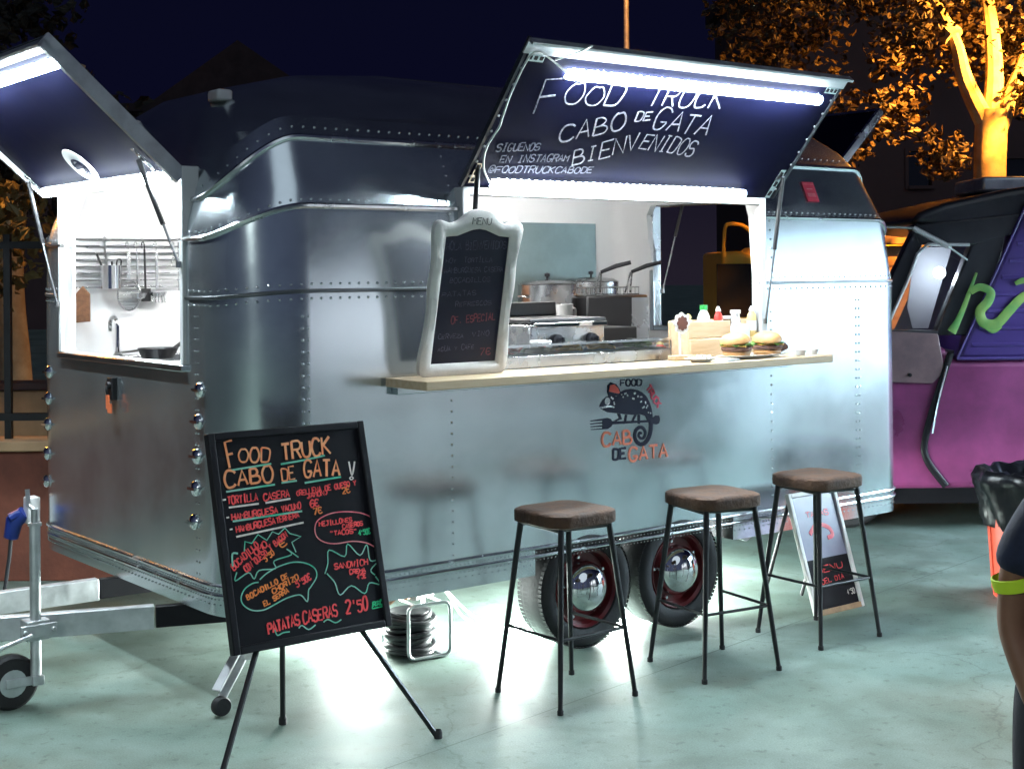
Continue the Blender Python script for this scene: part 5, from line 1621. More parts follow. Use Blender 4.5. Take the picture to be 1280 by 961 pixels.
# display case along the sill
t = sth("display_case", "low glass-topped chilled case along the serving sill behind the menu board", "display case", 1.72, 0.04, 1.2415)
mb = MB(); mb.b2((-0.55, -0.045, 0.0), (0.47, 0.10, 0.052)); mb.build("casing", 'steel', t, bevel=0.004)
mb = MB(); mb.b2((-0.52, -0.035, 0.054), (0.44, 0.09, 0.060)); mb.build("tray", 'ceramic', t)
mb = MB(); mb.b2((-0.55, -0.045, 0.092), (0.47, 0.10, 0.096)); mb.b2((-0.55, -0.045, 0.053), (0.47, -0.041, 0.0915)); mb.build("glass_cover", 'glass', t)
mb = MB(); mb.b2((-0.553, -0.048, 0.09), (0.473, -0.041, 0.099)); mb.b2((0.468, -0.048, 0.0), (0.476, -0.04, 0.0895)); mb.build("edge_strip", 'alu_trim', t)
q = random.Random(2)
for k, (x, m_, nm, lab) in enumerate([(-0.42, 'tomato', "tomato_slices", "sliced tomato in the left end of the glass display case"), (-0.26, 'onion', "onion_slices", "pale sliced onion in the glass display case, next to the tomato"), (-0.08, 'cheese', "cheese_slices", "yellow cheese slices in the middle of the glass display case"), (0.12, 'cheese', "omelette_wedges", "golden tortilla wedges in the right part of the glass display case"), (0.32, 'lettuce', "lettuce_leaves", "green lettuce at the right end of the glass display case")]):
    mb = MB()
    for _ in range(14):
        c = Vector((q.uniform(-0.06, 0.06), q.uniform(-0.035, 0.035), q.uniform(0.004, 0.02)))
        mb.lathe([(0, -0.004), (0.024, -0.004), (0.025, 0.003), (0, 0.004)], 10, Matrix.Translation(c) @ Matrix.Rotation(q.uniform(-0.5, 0.5), 4, 'X') @ Matrix.Rotation(q.uniform(-0.5, 0.5), 4, 'Y'))
    at(mb, nm, m_, 1.72 + x, 0.066, 1.302, lab, "food")

# condiment crates and bottles
t = sth("condiment_crate", "pale two-tier wooden crate holding the sauce bottles on the serving sill", "crate", 2.56, 0.075, 1.2415)
mb = MB(); mb.b2((-0.235, -0.075, 0.0), (0.235, -0.062, 0.085)); mb.b2((-0.235, 0.062, 0.0), (0.235, 0.075, 0.17)); mb.b2((-0.235, -0.061, 0.0), (-0.222, 0.061, 0.17)); mb.b2((0.222, -0.061, 0.0), (0.235, 0.061, 0.17)); mb.b2((-0.221, -0.061, 0.002), (0.221, 0.061, 0.014))
mb.build("crate_box", 'crate_wood', t, bevel=0.003)
mb = MB(); mb.b2((-0.232, -0.060, 0.090), (0.05, -0.046, 0.168)); mb.build("slat", 'crate_wood', t, bevel=0.003)
mb = MB(); mb.b2((-0.218, -0.044, 0.075), (0.218, 0.06, 0.085)); mb.build("shelf", 'crate_wood', t)
mb = MB(); mb.b2((0.055, -0.079, 0.0), (0.165, -0.0765, 0.15)); mb.b2((0.055, -0.0762, 0.09), (0.165, -0.058, 0.15)); mb.build("paper_menu", 'label_white', t)
def bottle(label, s, w, z, r, h, m, capm, neck=0.35, grp="sauce bottles in the wooden crate", lab=True, nozzle=True):
    h *= 0.78
    t = sth("sauce_bottle", label, "bottle", s, w, z, grp)
    mb = MB(); mb.lathe([(0, 0), (r * 0.95, 0), (r, 0.006), (r, h * 0.62), (r * 0.85, h * 0.72), (r * neck, h * 0.84), (r * neck, h * 0.9), (0, h * 0.9)], 20); mb.build("bottle_body", m, t)
    mb = MB()
    if nozzle:
        mb.lathe([(r * 0.6, h * 0.84), (r * 0.55, h * 0.9), (r * 0.18, h), (0, h)], 14)
    else:
        mb.lathe([(r * neck * 1.25, h * 0.86), (r * neck * 1.25, h), (0, h)], 14)
    mb.build("cap", capm, t)
    if lab:
        mb = MB(); mb.lathe([(r * 1.02, h * 0.2), (r * 1.02, h * 0.52)], 20); mb.build("bottle_label", 'label_white', t)
zc = 1.2415 + 0.0855
bottle("yellow squeeze bottle at the left end of the wooden crate", 2.385, 0.075, zc, 0.026, 0.15, 'bottle_y', 'bottle_y', lab=False)
bottle("clear sauce bottle with a green cap in the wooden crate", 2.50, 0.085, zc, 0.030, 0.20, 'label_white', 'green_cap', 0.5, nozzle=False)
bottle("slim pinkish sauce bottle with a white label right of the green-capped one", 2.595, 0.08, zc, 0.022, 0.19, 'bottle_r', 'white_plastic', 0.4)
bottle("short pale jar-like sauce bottle in the middle of the wooden crate", 2.655, 0.08, zc, 0.024, 0.13, 'bottle_b', 'white_plastic', 0.8, nozzle=False)
bottle("white-labelled sauce bottle second from the right in the wooden crate", 2.72, 0.085, zc, 0.026, 0.165, 'white_plastic', 'white_plastic', 0.8, nozzle=False)
bottle("cream squeeze bottle with a long nozzle at the right end of the wooden crate", 2.765, 0.02, zc, 0.024, 0.19, 'bottle_y', 'white_plastic')
bottle("small brown-red bottle lying low behind the number sign at the crate's left side", 2.27, 0.15, 1.224, 0.03, 0.12, 'bottle_r', 'bottle_y', grp=None)

t = sth("counter_sign", "small red scalloped sign on a white stick beside the wooden crate", "sign", 2.185, -0.07, 1.2415)
mb = MB(); mb.b2((-0.055, -0.025, 0.0), (0.075, 0.025, 0.022)); mb.build("base", 'crate_wood', t, bevel=0.004)
mb = MB(); mb.tube([(0, 0, 0.02), (0, 0, 0.13)], 0.006, 8); mb.build("stick", 'white_frame', t)
SG = frame((0, -0.008, 0.168), (1, 0, 0), (0, 0, 1))
sc = lambda r0, r1: [((r0 + (r1 * abs(math.cos(4 * a)))) * math.cos(a), (r0 + (r1 * abs(math.cos(4 * a)))) * math.sin(a)) for a in [k * 2 * math.pi / 64 for k in range(64)]]
mb = MB(); mb.prism(sc(0.040, 0.009), 0.0, 0.008, SG); pl2 = mb.build("sign_plate", 'white_frame', t, smooth=0)
mb = MB(); mb.prism(sc(0.028, 0.007), 0.0082, 0.0105, SG); mb.build("sign_face", 'brick_red', pl2, smooth=0)

def plate(name, label, s, w, z, r, ry=None):
    mb = MB(); T = Matrix.Diagonal((1, (ry or r) / r, 1, 1)); mb.lathe([(0, 0), (r * 0.55, 0), (r * 0.6, 0.004), (r * 0.98, 0.014), (r, 0.017), (r * 0.97, 0.018), (r * 0.6, 0.009), (0, 0.006)], 36, T)
    return at(mb, name, 'ceramic', s, w, z, label, "plate", None)
plate("serving_plate", "long white plate carrying the two burgers on the wooden counter", 2.53, -0.19, 1.2415, 0.22, 0.085)
plate("side_plate", "small white plate of sliced onion on the wooden counter left of the burgers", 2.16, -0.225, 1.2415, 0.085, 0.06)
mb = MB()
for _ in range(16):
    c = Vector((q.uniform(-0.045, 0.045), q.uniform(-0.03, 0.03), q.uniform(0.004, 0.018)))
    mb.tube([c + Vector((0.018 * math.cos(a), 0.012 * math.sin(a), 0.004 * math.sin(3 * a))) for a in [k * 0.7 for k in range(9)]], 0.004, 6)
at(mb, "onion_rings", 'onion', 2.16, -0.225, 1.2505, "pile of pale onion slices on the small white plate", "food")
mb = MB(); mb.b2((-0.05, -0.03, 0), (0.05, 0.03, 0.004)); mb.b2((-0.045, -0.028, 0.005), (0.04, 0.026, 0.008)); at(mb, "napkin", 'paper', 2.30, -0.262, 1.2415, "folded white paper napkin between the two plates on the counter", "napkin", None, 8)
def burger(label, s, w, z, tilt):
    t = sth("burger", label, "burger", s, w, z, "burgers on the long plate", tilt)
    t.scale = (1.2, 1.2, 1.12)
    mb = MB(); mb.lathe([(0, 0), (0.046, 0), (0.054, 0.012), (0.053, 0.022), (0, 0.024)], 26); mb.build("bottom_bun", 'bread', t)
    mb = MB(); mb.lathe([(0, 0.0245), (0.056, 0.025), (0.060, 0.034), (0.057, 0.042), (0, 0.043)], 26); mb.build("patty", 'meat', t)
    mb = MB(); mb.box((0, 0, 0.0455), (0.096, 0.096, 0.003), Matrix.Rotation(0.5, 4, 'Z')); mb.build("cheese_slice", 'cheese', t)
    mb = MB()
    vs = [(0, 0, 0.050)] + [((0.058 + 0.009 * math.sin(7 * a)) * math.cos(a), (0.058 + 0.009 * math.sin(7 * a)) * math.sin(a), 0.051 + 0.006 * math.sin(11 * a)) for a in [k * 2 * math.pi / 44 for k in range(44)]]
    mb.add(vs, [(0, 1 + k, 1 + (k + 1) % 44) for k in range(44)]); lf = mb.build("lettuce_leaf", 'lettuce', t)
    so = lf.modifiers.new("thick", 'SOLIDIFY'); so.thickness = 0.002
    mb = MB(); mb.lathe([(0, 0.055), (0.050, 0.055), (0.058, 0.062), (0.056, 0.076), (0.044, 0.090), (0.022, 0.098), (0, 0.100)], 28, Matrix.Rotation(R(-7), 4, 'Y')); mb.build("top_bun", 'bread', t)
burger("left one of the two burgers on the long white plate, under the wooden crate", 2.43, -0.19, 1.2505, 0)
burger("right one of the two burgers on the long white plate, next to the sauce cups", 2.645, -0.185, 1.2505, 40)
mb = MB()
for k in range(6):
    mb.tube([(q.uniform(-0.03, 0.0), q.uniform(-0.02, 0.02), 0.008 + k * 0.004), (q.uniform(0.03, 0.07), q.uniform(-0.02, 0.02), 0.03 + k * 0.004)], 0.006, 6)
at(mb, "fried_bacon", 'meat', 2.72, -0.19, 1.2505, "dark strips of bacon sticking out beside the right burger", "food")
for s, lab in ((2.84, "red sauce cup on the counter just right of the burger plate"), (2.93, "red sauce cup at the far right end of the wooden counter")):
    t = sth("sauce_cup", lab, "sauce cup", s, -0.22, 1.2415, "sauce cups by the burger plate")
    mb = MB(); mb.lathe([(0, 0), (0.020, 0), (0.028, 0.026), (0.026, 0.026), (0.019, 0.004), (0, 0.003)], 20); mb.build("cup", 'white_plastic', t)
    mb = MB(); mb.lathe([(0, 0.021), (0.0235, 0.021), (0.0, 0.0225)], 18); mb.build("sauce", 'bottle_r', t)

# ================================================================== THINGS IN THE FRONT WINDOW
t = sth("wire_rack", "wall-mounted wire utensil rack above the sink in the front window", "utensil rack", 0.47, 2.12, 1.58)
for k in range(8):
    mb = MB(); mb.tube([(-0.28, 0, 0.25 - k * 0.034), (0.28, 0, 0.25 - k * 0.034)], 0.0042, 8); mb.build("wire", 'steel', t)
for x in (-0.28, 0.28):
    mb = MB(); mb.tube([(x, -0.003, -0.01), (x, -0.003, 0.262)], 0.005, 8); mb.build("side_rod", 'steel', t)
for x in (-0.2, 0.2):
    mb = MB(); mb.tube([(x, 0.002, 0.21), (x, 0.036, 0.21)], 0.005, 6); mb.build("wall_fixing", 'steel', t)
def hook_thing(name, label, cat, x, build, m):
    mb = MB(); mb.tube(smooth_pts([(0, 0.018, -0.012), (0, 0.02, 0.012), (0, 0.0, 0.018), (0, -0.012, 0.0), (0, -0.010, -0.02)], 4), 0.0028, 6)
    build(mb)
    return at(mb, name, m, 0.47 + x, 2.108, 1.80, label, cat, "utensils hooked on the wire rack")
def ladle(mb):
    mb.tube([(0, -0.012, -0.02), (0, -0.012, -0.23)], 0.005, 8); mb.lathe([(0, -0.035), (0.03, -0.025), (0.042, 0.0), (0.039, 0.0), (0.028, -0.022), (0, -0.032)], 18, Matrix.Translation((0, -0.03, -0.24)))
def sieve(mb):
    mb.box((0, -0.012, -0.10), (0.018, 0.004, 0.16)); mb.tube([(0.06 * math.cos(a), -0.014, -0.25 + 0.075 * math.sin(a)) for a in [k * 2 * math.pi / 24 for k in range(24)]], 0.005, 8, closed=True)
    for k in range(-4, 5):
        h = 0.06 * math.sqrt(max(0, 1 - (k / 4.6) ** 2))
        mb.tube([(-h, -0.014 + 0.01, -0.25 + k * 0.016), (h, -0.014 + 0.01, -0.25 + k * 0.016)], 0.0014, 5)
def slotted(mb):
    mb.tube([(0, -0.012, -0.02), (0.004, -0.012, -0.22)], 0.0055, 8); mb.box((0.006, -0.012, -0.25), (0.05, 0.005, 0.065))
def fork_(mb):
    mb.box((0, -0.012, -0.12), (0.014, 0.005, 0.20))
    mb.lathe([(0, -0.03), (0.035, -0.02), (0.045, 0.0), (0.042, 0.0)], 16, Matrix.Translation((0, -0.03, -0.235)))
    for k in range(5):
        mb.tube([(-0.03 + k * 0.015, -0.03, -0.25), (-0.035 + k * 0.0175, -0.035, -0.29)], 0.004, 6)
def tongs(mb):
    mb.tube([(0.0, -0.012, -0.02), (-0.012, -0.012, -0.09)], 0.004, 6); mb.tube([(0.0, -0.012, -0.02), (0.014, -0.012, -0.08)], 0.004, 6); mb.tube([(0.014, -0.012, -0.08), (-0.01, -0.014, -0.06)], 0.004, 6)
hook_thing("sieve", "round wire sieve hanging from the rack, right of the steel cup", "sieve", 0.0, sieve, 'steel')
hook_thing("spatula", "dark slotted spatula hanging from the middle of the wire rack", "spatula", 0.085, slotted, 'black_metal')
hook_thing("pasta_server", "steel pasta server with prongs hanging from the wire rack, right of the spatula", "pasta server", 0.15, fork_, 'steel')
hook_thing("ladle", "steel ladle hanging just behind the sieve on the wire rack", "ladle", 0.045, ladle, 'steel')
hook_thing("tongs", "small kitchen tongs hanging at the right end of the wire rack", "tongs", 0.245, tongs, 'steel')
t = sth("utensil_cup", "shiny steel cup of utensils hooked on the left half of the wire rack", "cup", 0.355, 2.045, 1.585)
mb = MB(); mb.lathe([(0, 0), (0.055, 0), (0.055, 0.115), (0.052, 0.115), (0.052, 0.006), (0, 0.005)], 28); mb.tube(smooth_pts([(0, 0.052, 0.11), (0, 0.066, 0.17), (0, 0.08, 0.245), (0, 0.07, 0.25)], 4), 0.008, 6); mb.build("cup_body", 'chrome', t)
mb = MB(); mb.tube([(0.0, 0, 0.01), (-0.07, 0.0, 0.17)], 0.006, 8); mb.tube([(0.02, 0.01, 0.01), (0.01, 0.01, 0.135)], 0.005, 8); mb.tube(smooth_pts([(0.03, 0, 0.1), (0.035, 0, 0.14), (0.055, 0, 0.14), (0.05, 0, 0.1)], 4), 0.004, 6); mb.build("utensils", 'black_metal', t)
mb = MB(); mb.prism([(-0.035, -0.08), (0.035, -0.075), (0.035, 0.06), (0.0, 0.10), (-0.035, 0.06)], -0.008, 0.008, frame((0, 0, 0), (0.75, -0.66, 0), (0, 0, 1)))
at(mb, "chopping_board", 'board_wood', 0.225, 2.075, 1.50, "brown wooden chopping board hanging in the left corner of the front window", "chopping board", bevel=0.003)
mb = MB(); mb.box((0, 0, 0), (0.06, 0.03, 0.06)); mb.box((0, -0.017, 0), (0.03, 0.006, 0.03)); at(mb, "wall_socket", 'white_plastic', 0.205, 2.135, 1.565, "white wall socket just below the left end of the wire rack", "socket", bevel=0.003)
mb = MB(); mb.lathe([(0, 0), (0.075, 0), (0.095, 0.045), (0.098, 0.045), (0.078, -0.004), (0, -0.004)], 28); mb.tube([(0.09, 0, 0.038), (0.15, 0, 0.07), (0.17, 0, 0.075)], [0.009, 0.011, 0.010], 8)
at(mb, "saucepan", 'black_metal', 0.49, 1.80, 1.252, "dark saucepan lying on the sink by the tap in the front window", "saucepan", None, 10)
mb = MB(); mb.b2((-0.30, -0.012, 0), (0.30, 0.012, 0.012)); 
for k in range(9):
    mb.b2((-0.28 + k * 0.065, -0.13, 0.0), (-0.265 + k * 0.065, 0.13, 0.010))

# ================================================================== PURPLE VAN, BIN, PERSON, YELLOW VAN
VY = 8.9
van = thing("painted_van", "old pink and purple van with green graffiti parked behind the trailer's right end", "van", (3.4, VY, 0))
def V(x, z):
    return (x - 3.4, z)
XZ = frame((0, 0, 0), (1, 0, 0), (0, 0, 1))      # local x right, y up, +z towards the camera
lower = [V(2.02, 0.27), V(1.95, 0.55), V(1.97, 0.95), V(2.03, 1.20), V(2.34, 1.235), V(2.72, 1.15), V(2.76, 1.075), V(5.4, 1.075), V(5.45, 0.27)]
mb = MB(); mb.prism(lower, -1.72, 0.0, XZ); mb.build("lower_body", 'pink', van, bevel=0.05, seg=4)
mb = MB(); mb.prism([V(1.99, 1.02), V(2.0, 1.22), V(2.36, 1.26), V(2.66, 1.24), V(2.70, 1.00), V(2.62, 0.93), V(2.1, 0.95)], 0.002, 0.014, XZ); mb.build("door_skin", 'van_dusty', van, bevel=0.006)
# cab with real window openings: pillars and roof
mb = MB()
mb.prism([V(2.20, 1.24), V(2.32, 1.24), V(2.60, 1.86), V(2.54, 1.94)], -0.10, 0.0, XZ)
mb.prism([V(2.64, 1.23), V(2.95, 1.23), V(3.10, 1.88), V(2.88, 1.80)], -0.10, 0.001, XZ)
mb.prism([V(2.54, 1.80), V(2.89, 1.79), V(3.3, 1.9), V(3.3, 2.0), V(2.50, 1.92)], -0.12, 0.002, XZ)
mb.prism([V(2.30, 1.235), V(2.66, 1.225), V(2.68, 1.262), V(2.30, 1.268)], -0.09, 0.003, XZ)
mb.prism([V(2.20, 1.24), V(2.32, 1.24), V(2.60, 1.86), V(2.54, 1.94)], -1.72, -1.62, XZ)
mb.b2((2.66 - 3.4, -0.0 + 0.10, 1.10), (3.0 - 3.4, 1.7, 1.13))
mb.build("cab_pillars", 'van_dark', van, bevel=0.012)
roof = [V(2.50, 1.93), V(2.56, 2.00), V(2.72, 2.06), V(3.1, 2.14), V(3.5, 2.20), V(5.3, 2.28), V(5.3, 1.95), V(3.1, 1.90), V(2.9, 1.88)]
mb = MB(); mb.prism(roof, -1.70, -0.02, XZ); mb.build("cab_roof", 'van_dark', van, bevel=0.06, seg=4)
mb = MB(); mb.b2((3.05 - 3.4, 0.3, 2.14), (3.4 - 3.4, 0.9, 2.24)); mb.build("roof_vent", 'galv', van, bevel=0.02)
ribs = [V(2.775, 1.08), V(3.21, 2.03), V(3.30, 2.14), V(5.38, 2.24), V(5.4, 1.08)]
mb = MB(); mb.prism(ribs, -1.68, 0.012, XZ)
up = mb.build("upper_body", 'purple', van, bevel=0.03, seg=3)
mb = MB()
for k in range(9):
    z = 1.17 + k * 0.105
    x0 = 2.80 + (z - 1.08) / 0.95 * 0.435
    mb.tube([(x0 - 3.4 + 0.03, -0.012, z), (5.35 - 3.4, -0.012, z)], 0.014, 8, flat=((0, 1, 0), 0.55))
mb.build("body_rib", 'purple', up)
mb = MB(); mb.tube([(2.775 - 3.4, -0.012, 1.085), (5.4 - 3.4, -0.012, 1.085)], 0.012, 8); mb.tube([(2.775 - 3.4, -0.014, 1.085), (3.21 - 3.4, -0.014, 2.03), (3.30 - 3.4, -0.01, 2.14)], 0.009, 8); mb.build("edge_trim", 'purple', up)
mb = MB()
def spray(pts, r):
    p = smooth_pts([(a - 3.4, -0.024, b) for a, b in pts], 6)
    mb.tube(p, [r * (0.7 + 0.45 * math.sin(3.1 * i / len(p))) for i in range(len(p))], 8, flat=((0, 1, 0), 0.12))
spray([(2.86, 1.50), (2.92, 1.53), (2.985, 1.50), (2.97, 1.44), (2.92, 1.38), (2.94, 1.31), (3.02, 1.30), (3.10, 1.38), (3.18, 1.46), (3.26, 1.49), (3.36, 1.44)], 0.028)
spray([(2.95, 1.28), (3.0, 1.255), (3.05, 1.285)], 0.012)
spray([(3.14, 1.55), (3.2, 1.57), (3.3, 1.56)], 0.016)
spray([(3.4, 1.3), (3.6, 1.6), (3.8, 1.3), (4.0, 1.6)], 0.03)
mb.build("graffiti", 'graffiti', up)
mb = MB(); mb.tube(smooth_pts([(2.74 - 3.4, -0.02, 1.25), (2.80 - 3.4, -0.02, 1.36), (2.90 - 3.4, -0.02, 1.62)], 4), [0.03, 0.028, 0.024, 0.02, 0.018, 0.016, 0.014, 0.01, 0.008][:9], 8, flat=((0, 1, 0), 0.15)); mb.build("graffiti", 'graffiti', van)
mb = MB(); mb.prism([V(2.60, 1.262), V(2.70, 1.262), V(2.86, 1.79), V(2.62, 1.785), V(2.565, 1.40)], -0.35, -0.34, XZ); mb.build("bright_panel", 'panel_white', van)  # white panel added behind the glass for the bright look of the pane
mb = MB(); mb.prism([V(2.32, 1.262), V(2.66, 1.262), V(2.86, 1.79), V(2.575, 1.80)], -0.06, -0.05, XZ); mb.build("side_window", 'glass', van)
mb = MB(); mb.tube([(2.335 - 3.4, -0.012, 1.275), (2.47 - 3.4, -0.012, 1.57), (2.535 - 3.4, -0.012, 1.74), (2.60 - 3.4, -0.012, 1.80), (2.86 - 3.4, -0.012, 1.795)], 0.011, 8); mb.build("window_seal", 'galv', van)
mb = MB(); mb.tube(smooth_pts([(2.74 - 3.4, -0.008, 1.12), (2.69 - 3.4, -0.012, 0.98), (2.58 - 3.4, -0.012, 0.62), (2.58 - 3.4, -0.012, 0.46), (2.70 - 3.4, -0.010, 0.29)], 6), 0.022, 8, flat=((0, 1, 0), 0.4)); mb.build("door_gap", 'black', van)
mb = MB(); mb.tube(smooth_pts([(2.712 - 3.4, -0.018, 1.04), (2.65 - 3.4, -0.022, 0.80), (2.615 - 3.4, -0.022, 0.62)], 5), 0.0075, 8); mb.build("door_handle", 'chrome', van)
mb = MB(); mb.tube([(2.50 - 3.4, -0.05, 1.90), (2.70 - 3.4, -0.10, 1.785)], 0.018, 8); mb.tube([(2.70 - 3.4, -0.10, 1.785), (2.84 - 3.4, -0.03, 1.70)], 0.006, 6); mb.tube([(2.50 - 3.4, -0.05, 1.90), (2.3 - 3.4, -0.06, 1.91)], 0.008, 6); mb.build("mirror_arm", 'galv', van)
mb = MB(); mb.lathe([(0, 0), (0.012, 0), (0.012, 0.006), (0, 0.008)], 12, Matrix.Translation((2.48 - 3.4, -0.014, 0.985)) @ Matrix.Rotation(R(90), 4, 'X')); mb.build("door_lock", 'black', van)
for x in (2.12, 4.75):
    Tw = Matrix.Translation((x - 3.4, 0.16, 0.29)) @ Matrix.Rotation(R(90), 4, 'X')
    mb = MB(); mb.lathe([(0.17, -0.16), (0.27, -0.16), (0.29, -0.13), (0.29, -0.02), (0.27, 0.0), (0.18, 0.0)], 32, Tw); w = mb.build("wheel", 'rubber', van)
    mb = MB(); mb.lathe([(0.18, -0.01), (0.12, -0.03), (0.06, -0.01), (0, -0.01)], 24, Tw); mb.build("rim", 'galv', w)
mb = MB(); mb.b2((2.1 - 3.4, 0.25, 0.14), (5.3 - 3.4, 1.5, 0.28)); mb.build("underbody", 'black', van)

cl_ = bpy.data.lights.new("panel_fill_light", 'POINT'); cl_.energy = 2.2; cl_.color = (0.85, 0.92, 1.0); cl_.shadow_soft_size = 0.04  # point light added to brighten the white panel in the side window
co_ = bpy.data.objects.new("panel_fill_light", cl_); COL.objects.link(co_); co_.parent = van; co_.location = (2.74 - 3.4, 0.22, 1.62)
mb = MB(); mb.lathe([(0, -0.02), (0.03, -0.02), (0.03, 0.0), (0, 0.0)], 14, Matrix.Translation((2.95 - 3.4, 0.5, 1.86))); mb.build("cab_lamp", 'white_plastic', van)  # unlit fitting added to go with the panel's light, out of view

# bin
bn = thing("litter_bin", "orange-red litter bin lined with a shiny black bag behind the person", "bin", (2.62, 7.15, 0))
mb = MB(); mb.lathe([(0, 0), (0.205, 0), (0.238, 0.52), (0.228, 0.52), (0.195, 0.02), (0, 0.02)], 28)
for a in range(0, 360, 30):
    mb.tube([(0.207 * math.cos(R(a)), 0.207 * math.sin(R(a)), 0.02), (0.236 * math.cos(R(a)), 0.236 * math.sin(R(a)), 0.50)], 0.008, 6)
mb.build("bin_body", 'red_plastic', bn)
mb = MB()
q = random.Random(4)
prof = [(0.240, 0.36), (0.246, 0.37), (0.250, 0.42), (0.262, 0.50), (0.285, 0.56), (0.292, 0.60), (0.27, 0.635), (0.235, 0.64), (0.20, 0.60), (0.12, 0.56), (0, 0.55)]
mb.lathe(prof, 44)
mb.v = [Vector((p.x * (1 + 0.07 * math.sin(9 * math.atan2(p.y, p.x) + 14 * p.z) + q.uniform(-0.02, 0.02)), p.y * (1 + 0.07 * math.sin(9 * math.atan2(p.y, p.x) + 14 * p.z) + q.uniform(-0.02, 0.02)), p.z + q.uniform(-0.012, 0.012))) for p in mb.v]
mb.build("bin_bag", 'bag', bn, smooth=180)

# person at the right edge: a youngster in a navy shirt with neon cuffs, arm hanging
def skin_body(name, joints, edges, parent, m, sub=2, root=0):
    me = bpy.data.meshes.new(name)
    me.from_pydata([j[0] for j in joints], edges, [])
    o = bpy.data.objects.new(name, me)
    COL.objects.link(o)
    o.parent = parent
    sk = o.modifiers.new("skin", 'SKIN')
    sk.use_smooth_shade = True
    sv = me.skin_vertices[0].data
    for i, j in enumerate(joints):
        r = j[1]
        sv[i].radius = r if isinstance(r, tuple) else (r, r)
        sv[i].use_root = (i == root)
    ss = o.modifiers.new("sub", 'SUBSURF')
    ss.levels = ss.render_levels = sub
    me.materials.append(M[m])
    return o
K = 1.0 / 1.0
pp = thing("person", "person in a navy shirt with a neon-yellow sleeve cuff, cut off by the right edge", "person", (1.455, 3.6, 0), R(4))
pp.scale = (1.06, 1.06, 1.06)
# feet at z=0, about 1.28 m tall
J = [((0, 0, 0.66), (0.075, 0.06)), ((0, 0, 0.80), (0.080, 0.06)), ((0, 0, 0.93), (0.085, 0.06)), ((0, 0, 1.015), (0.055, 0.05)), ((0, -0.005, 1.06), (0.042, 0.042)), ((0, -0.012, 1.10), (0.05, 0.055)), ((0, -0.012, 1.18), (0.072, 0.082)), ((0, -0.005, 1.25), (0.05, 0.06)),
     ((-0.115, 0, 0.965), (0.052, 0.05)), ((-0.172, 0.01, 0.86), (0.044, 0.044)), ((-0.186, 0.02, 0.70), (0.037, 0.037)), ((-0.165, -0.01, 0.60), (0.036, 0.034)), ((-0.142, -0.035, 0.50), (0.023, 0.026)), ((-0.134, -0.045, 0.455), (0.019, 0.034)),
     ((0.115, 0, 0.965), (0.052, 0.05)), ((0.165, 0.01, 0.86), (0.040, 0.040)), ((0.192, 0.02, 0.715), (0.034, 0.034)), ((0.185, -0.01, 0.60), (0.031, 0.030)), ((0.170, -0.035, 0.50), (0.021, 0.024)), ((0.166, -0.045, 0.455), (0.018, 0.032)),
     ((-0.085, 0, 0.60), (0.055, 0.055)), ((-0.11, -0.005, 0.34), (0.045, 0.045)), ((-0.105, 0.015, 0.20), (0.045, 0.05)), ((-0.09, 0.02, 0.06), (0.030, 0.034)), ((-0.10, -0.07, 0.028), (0.034, 0.024)), ((-0.105, -0.13, 0.022), (0.026, 0.016)),
     ((0.085, 0, 0.60), (0.055, 0.055)), ((0.11, -0.005, 0.34), (0.045, 0.045)), ((0.105, 0.015, 0.20), (0.045, 0.05)), ((0.09, 0.02, 0.06), (0.030, 0.034)), ((0.10, -0.07, 0.028), (0.034, 0.024)), ((0.105, -0.13, 0.022), (0.026, 0.016))]
Ed = [(0, 1), (1, 2), (2, 3), (3, 4), (4, 5), (5, 6), (6, 7), (2, 8), (8, 9), (9, 10), (10, 11), (11, 12), (12, 13), (2, 14), (14, 15), (15, 16), (16, 17), (17, 18), (18, 19), (0, 20), (20, 21), (21, 22), (22, 23), (23, 24), (24, 25), (0, 26), (26, 27), (27, 28), (28, 29), (29, 30), (30, 31)]
# fingers and thumb, rooted in the palm
for sg, hand in ((-1, 13), (1, 19)):
    hx, hy, hz = J[hand][0]
    for k, (dy, ln) in enumerate(((-0.022, 0.062), (-0.008, 0.070), (0.006, 0.066), (0.019, 0.052))):
        b = len(J)
        J.append(((hx, hy + dy, hz - 0.008), (0.0075, 0.0075)))
        J.append(((hx - sg * 0.004, hy + dy * 1.1, hz - 0.02 - ln * 0.45), (0.0072, 0.0072)))
        J.append(((hx - sg * 0.018, hy + dy * 1.1, hz - 0.02 - ln * 0.9), (0.006, 0.006)))
        Ed += [(hand, b), (b, b + 1), (b + 1, b + 2)]
    b = len(J)
    J.append(((hx - sg * 0.008, hy - 0.034, hz + 0.012), (0.0095, 0.0095)))
    J.append(((hx - sg * 0.016, hy - 0.046, hz - 0.022), (0.0075, 0.0075)))
    Ed += [(hand, b), (b, b + 1)]
skin_body("body", J, Ed, pp, 'skin')
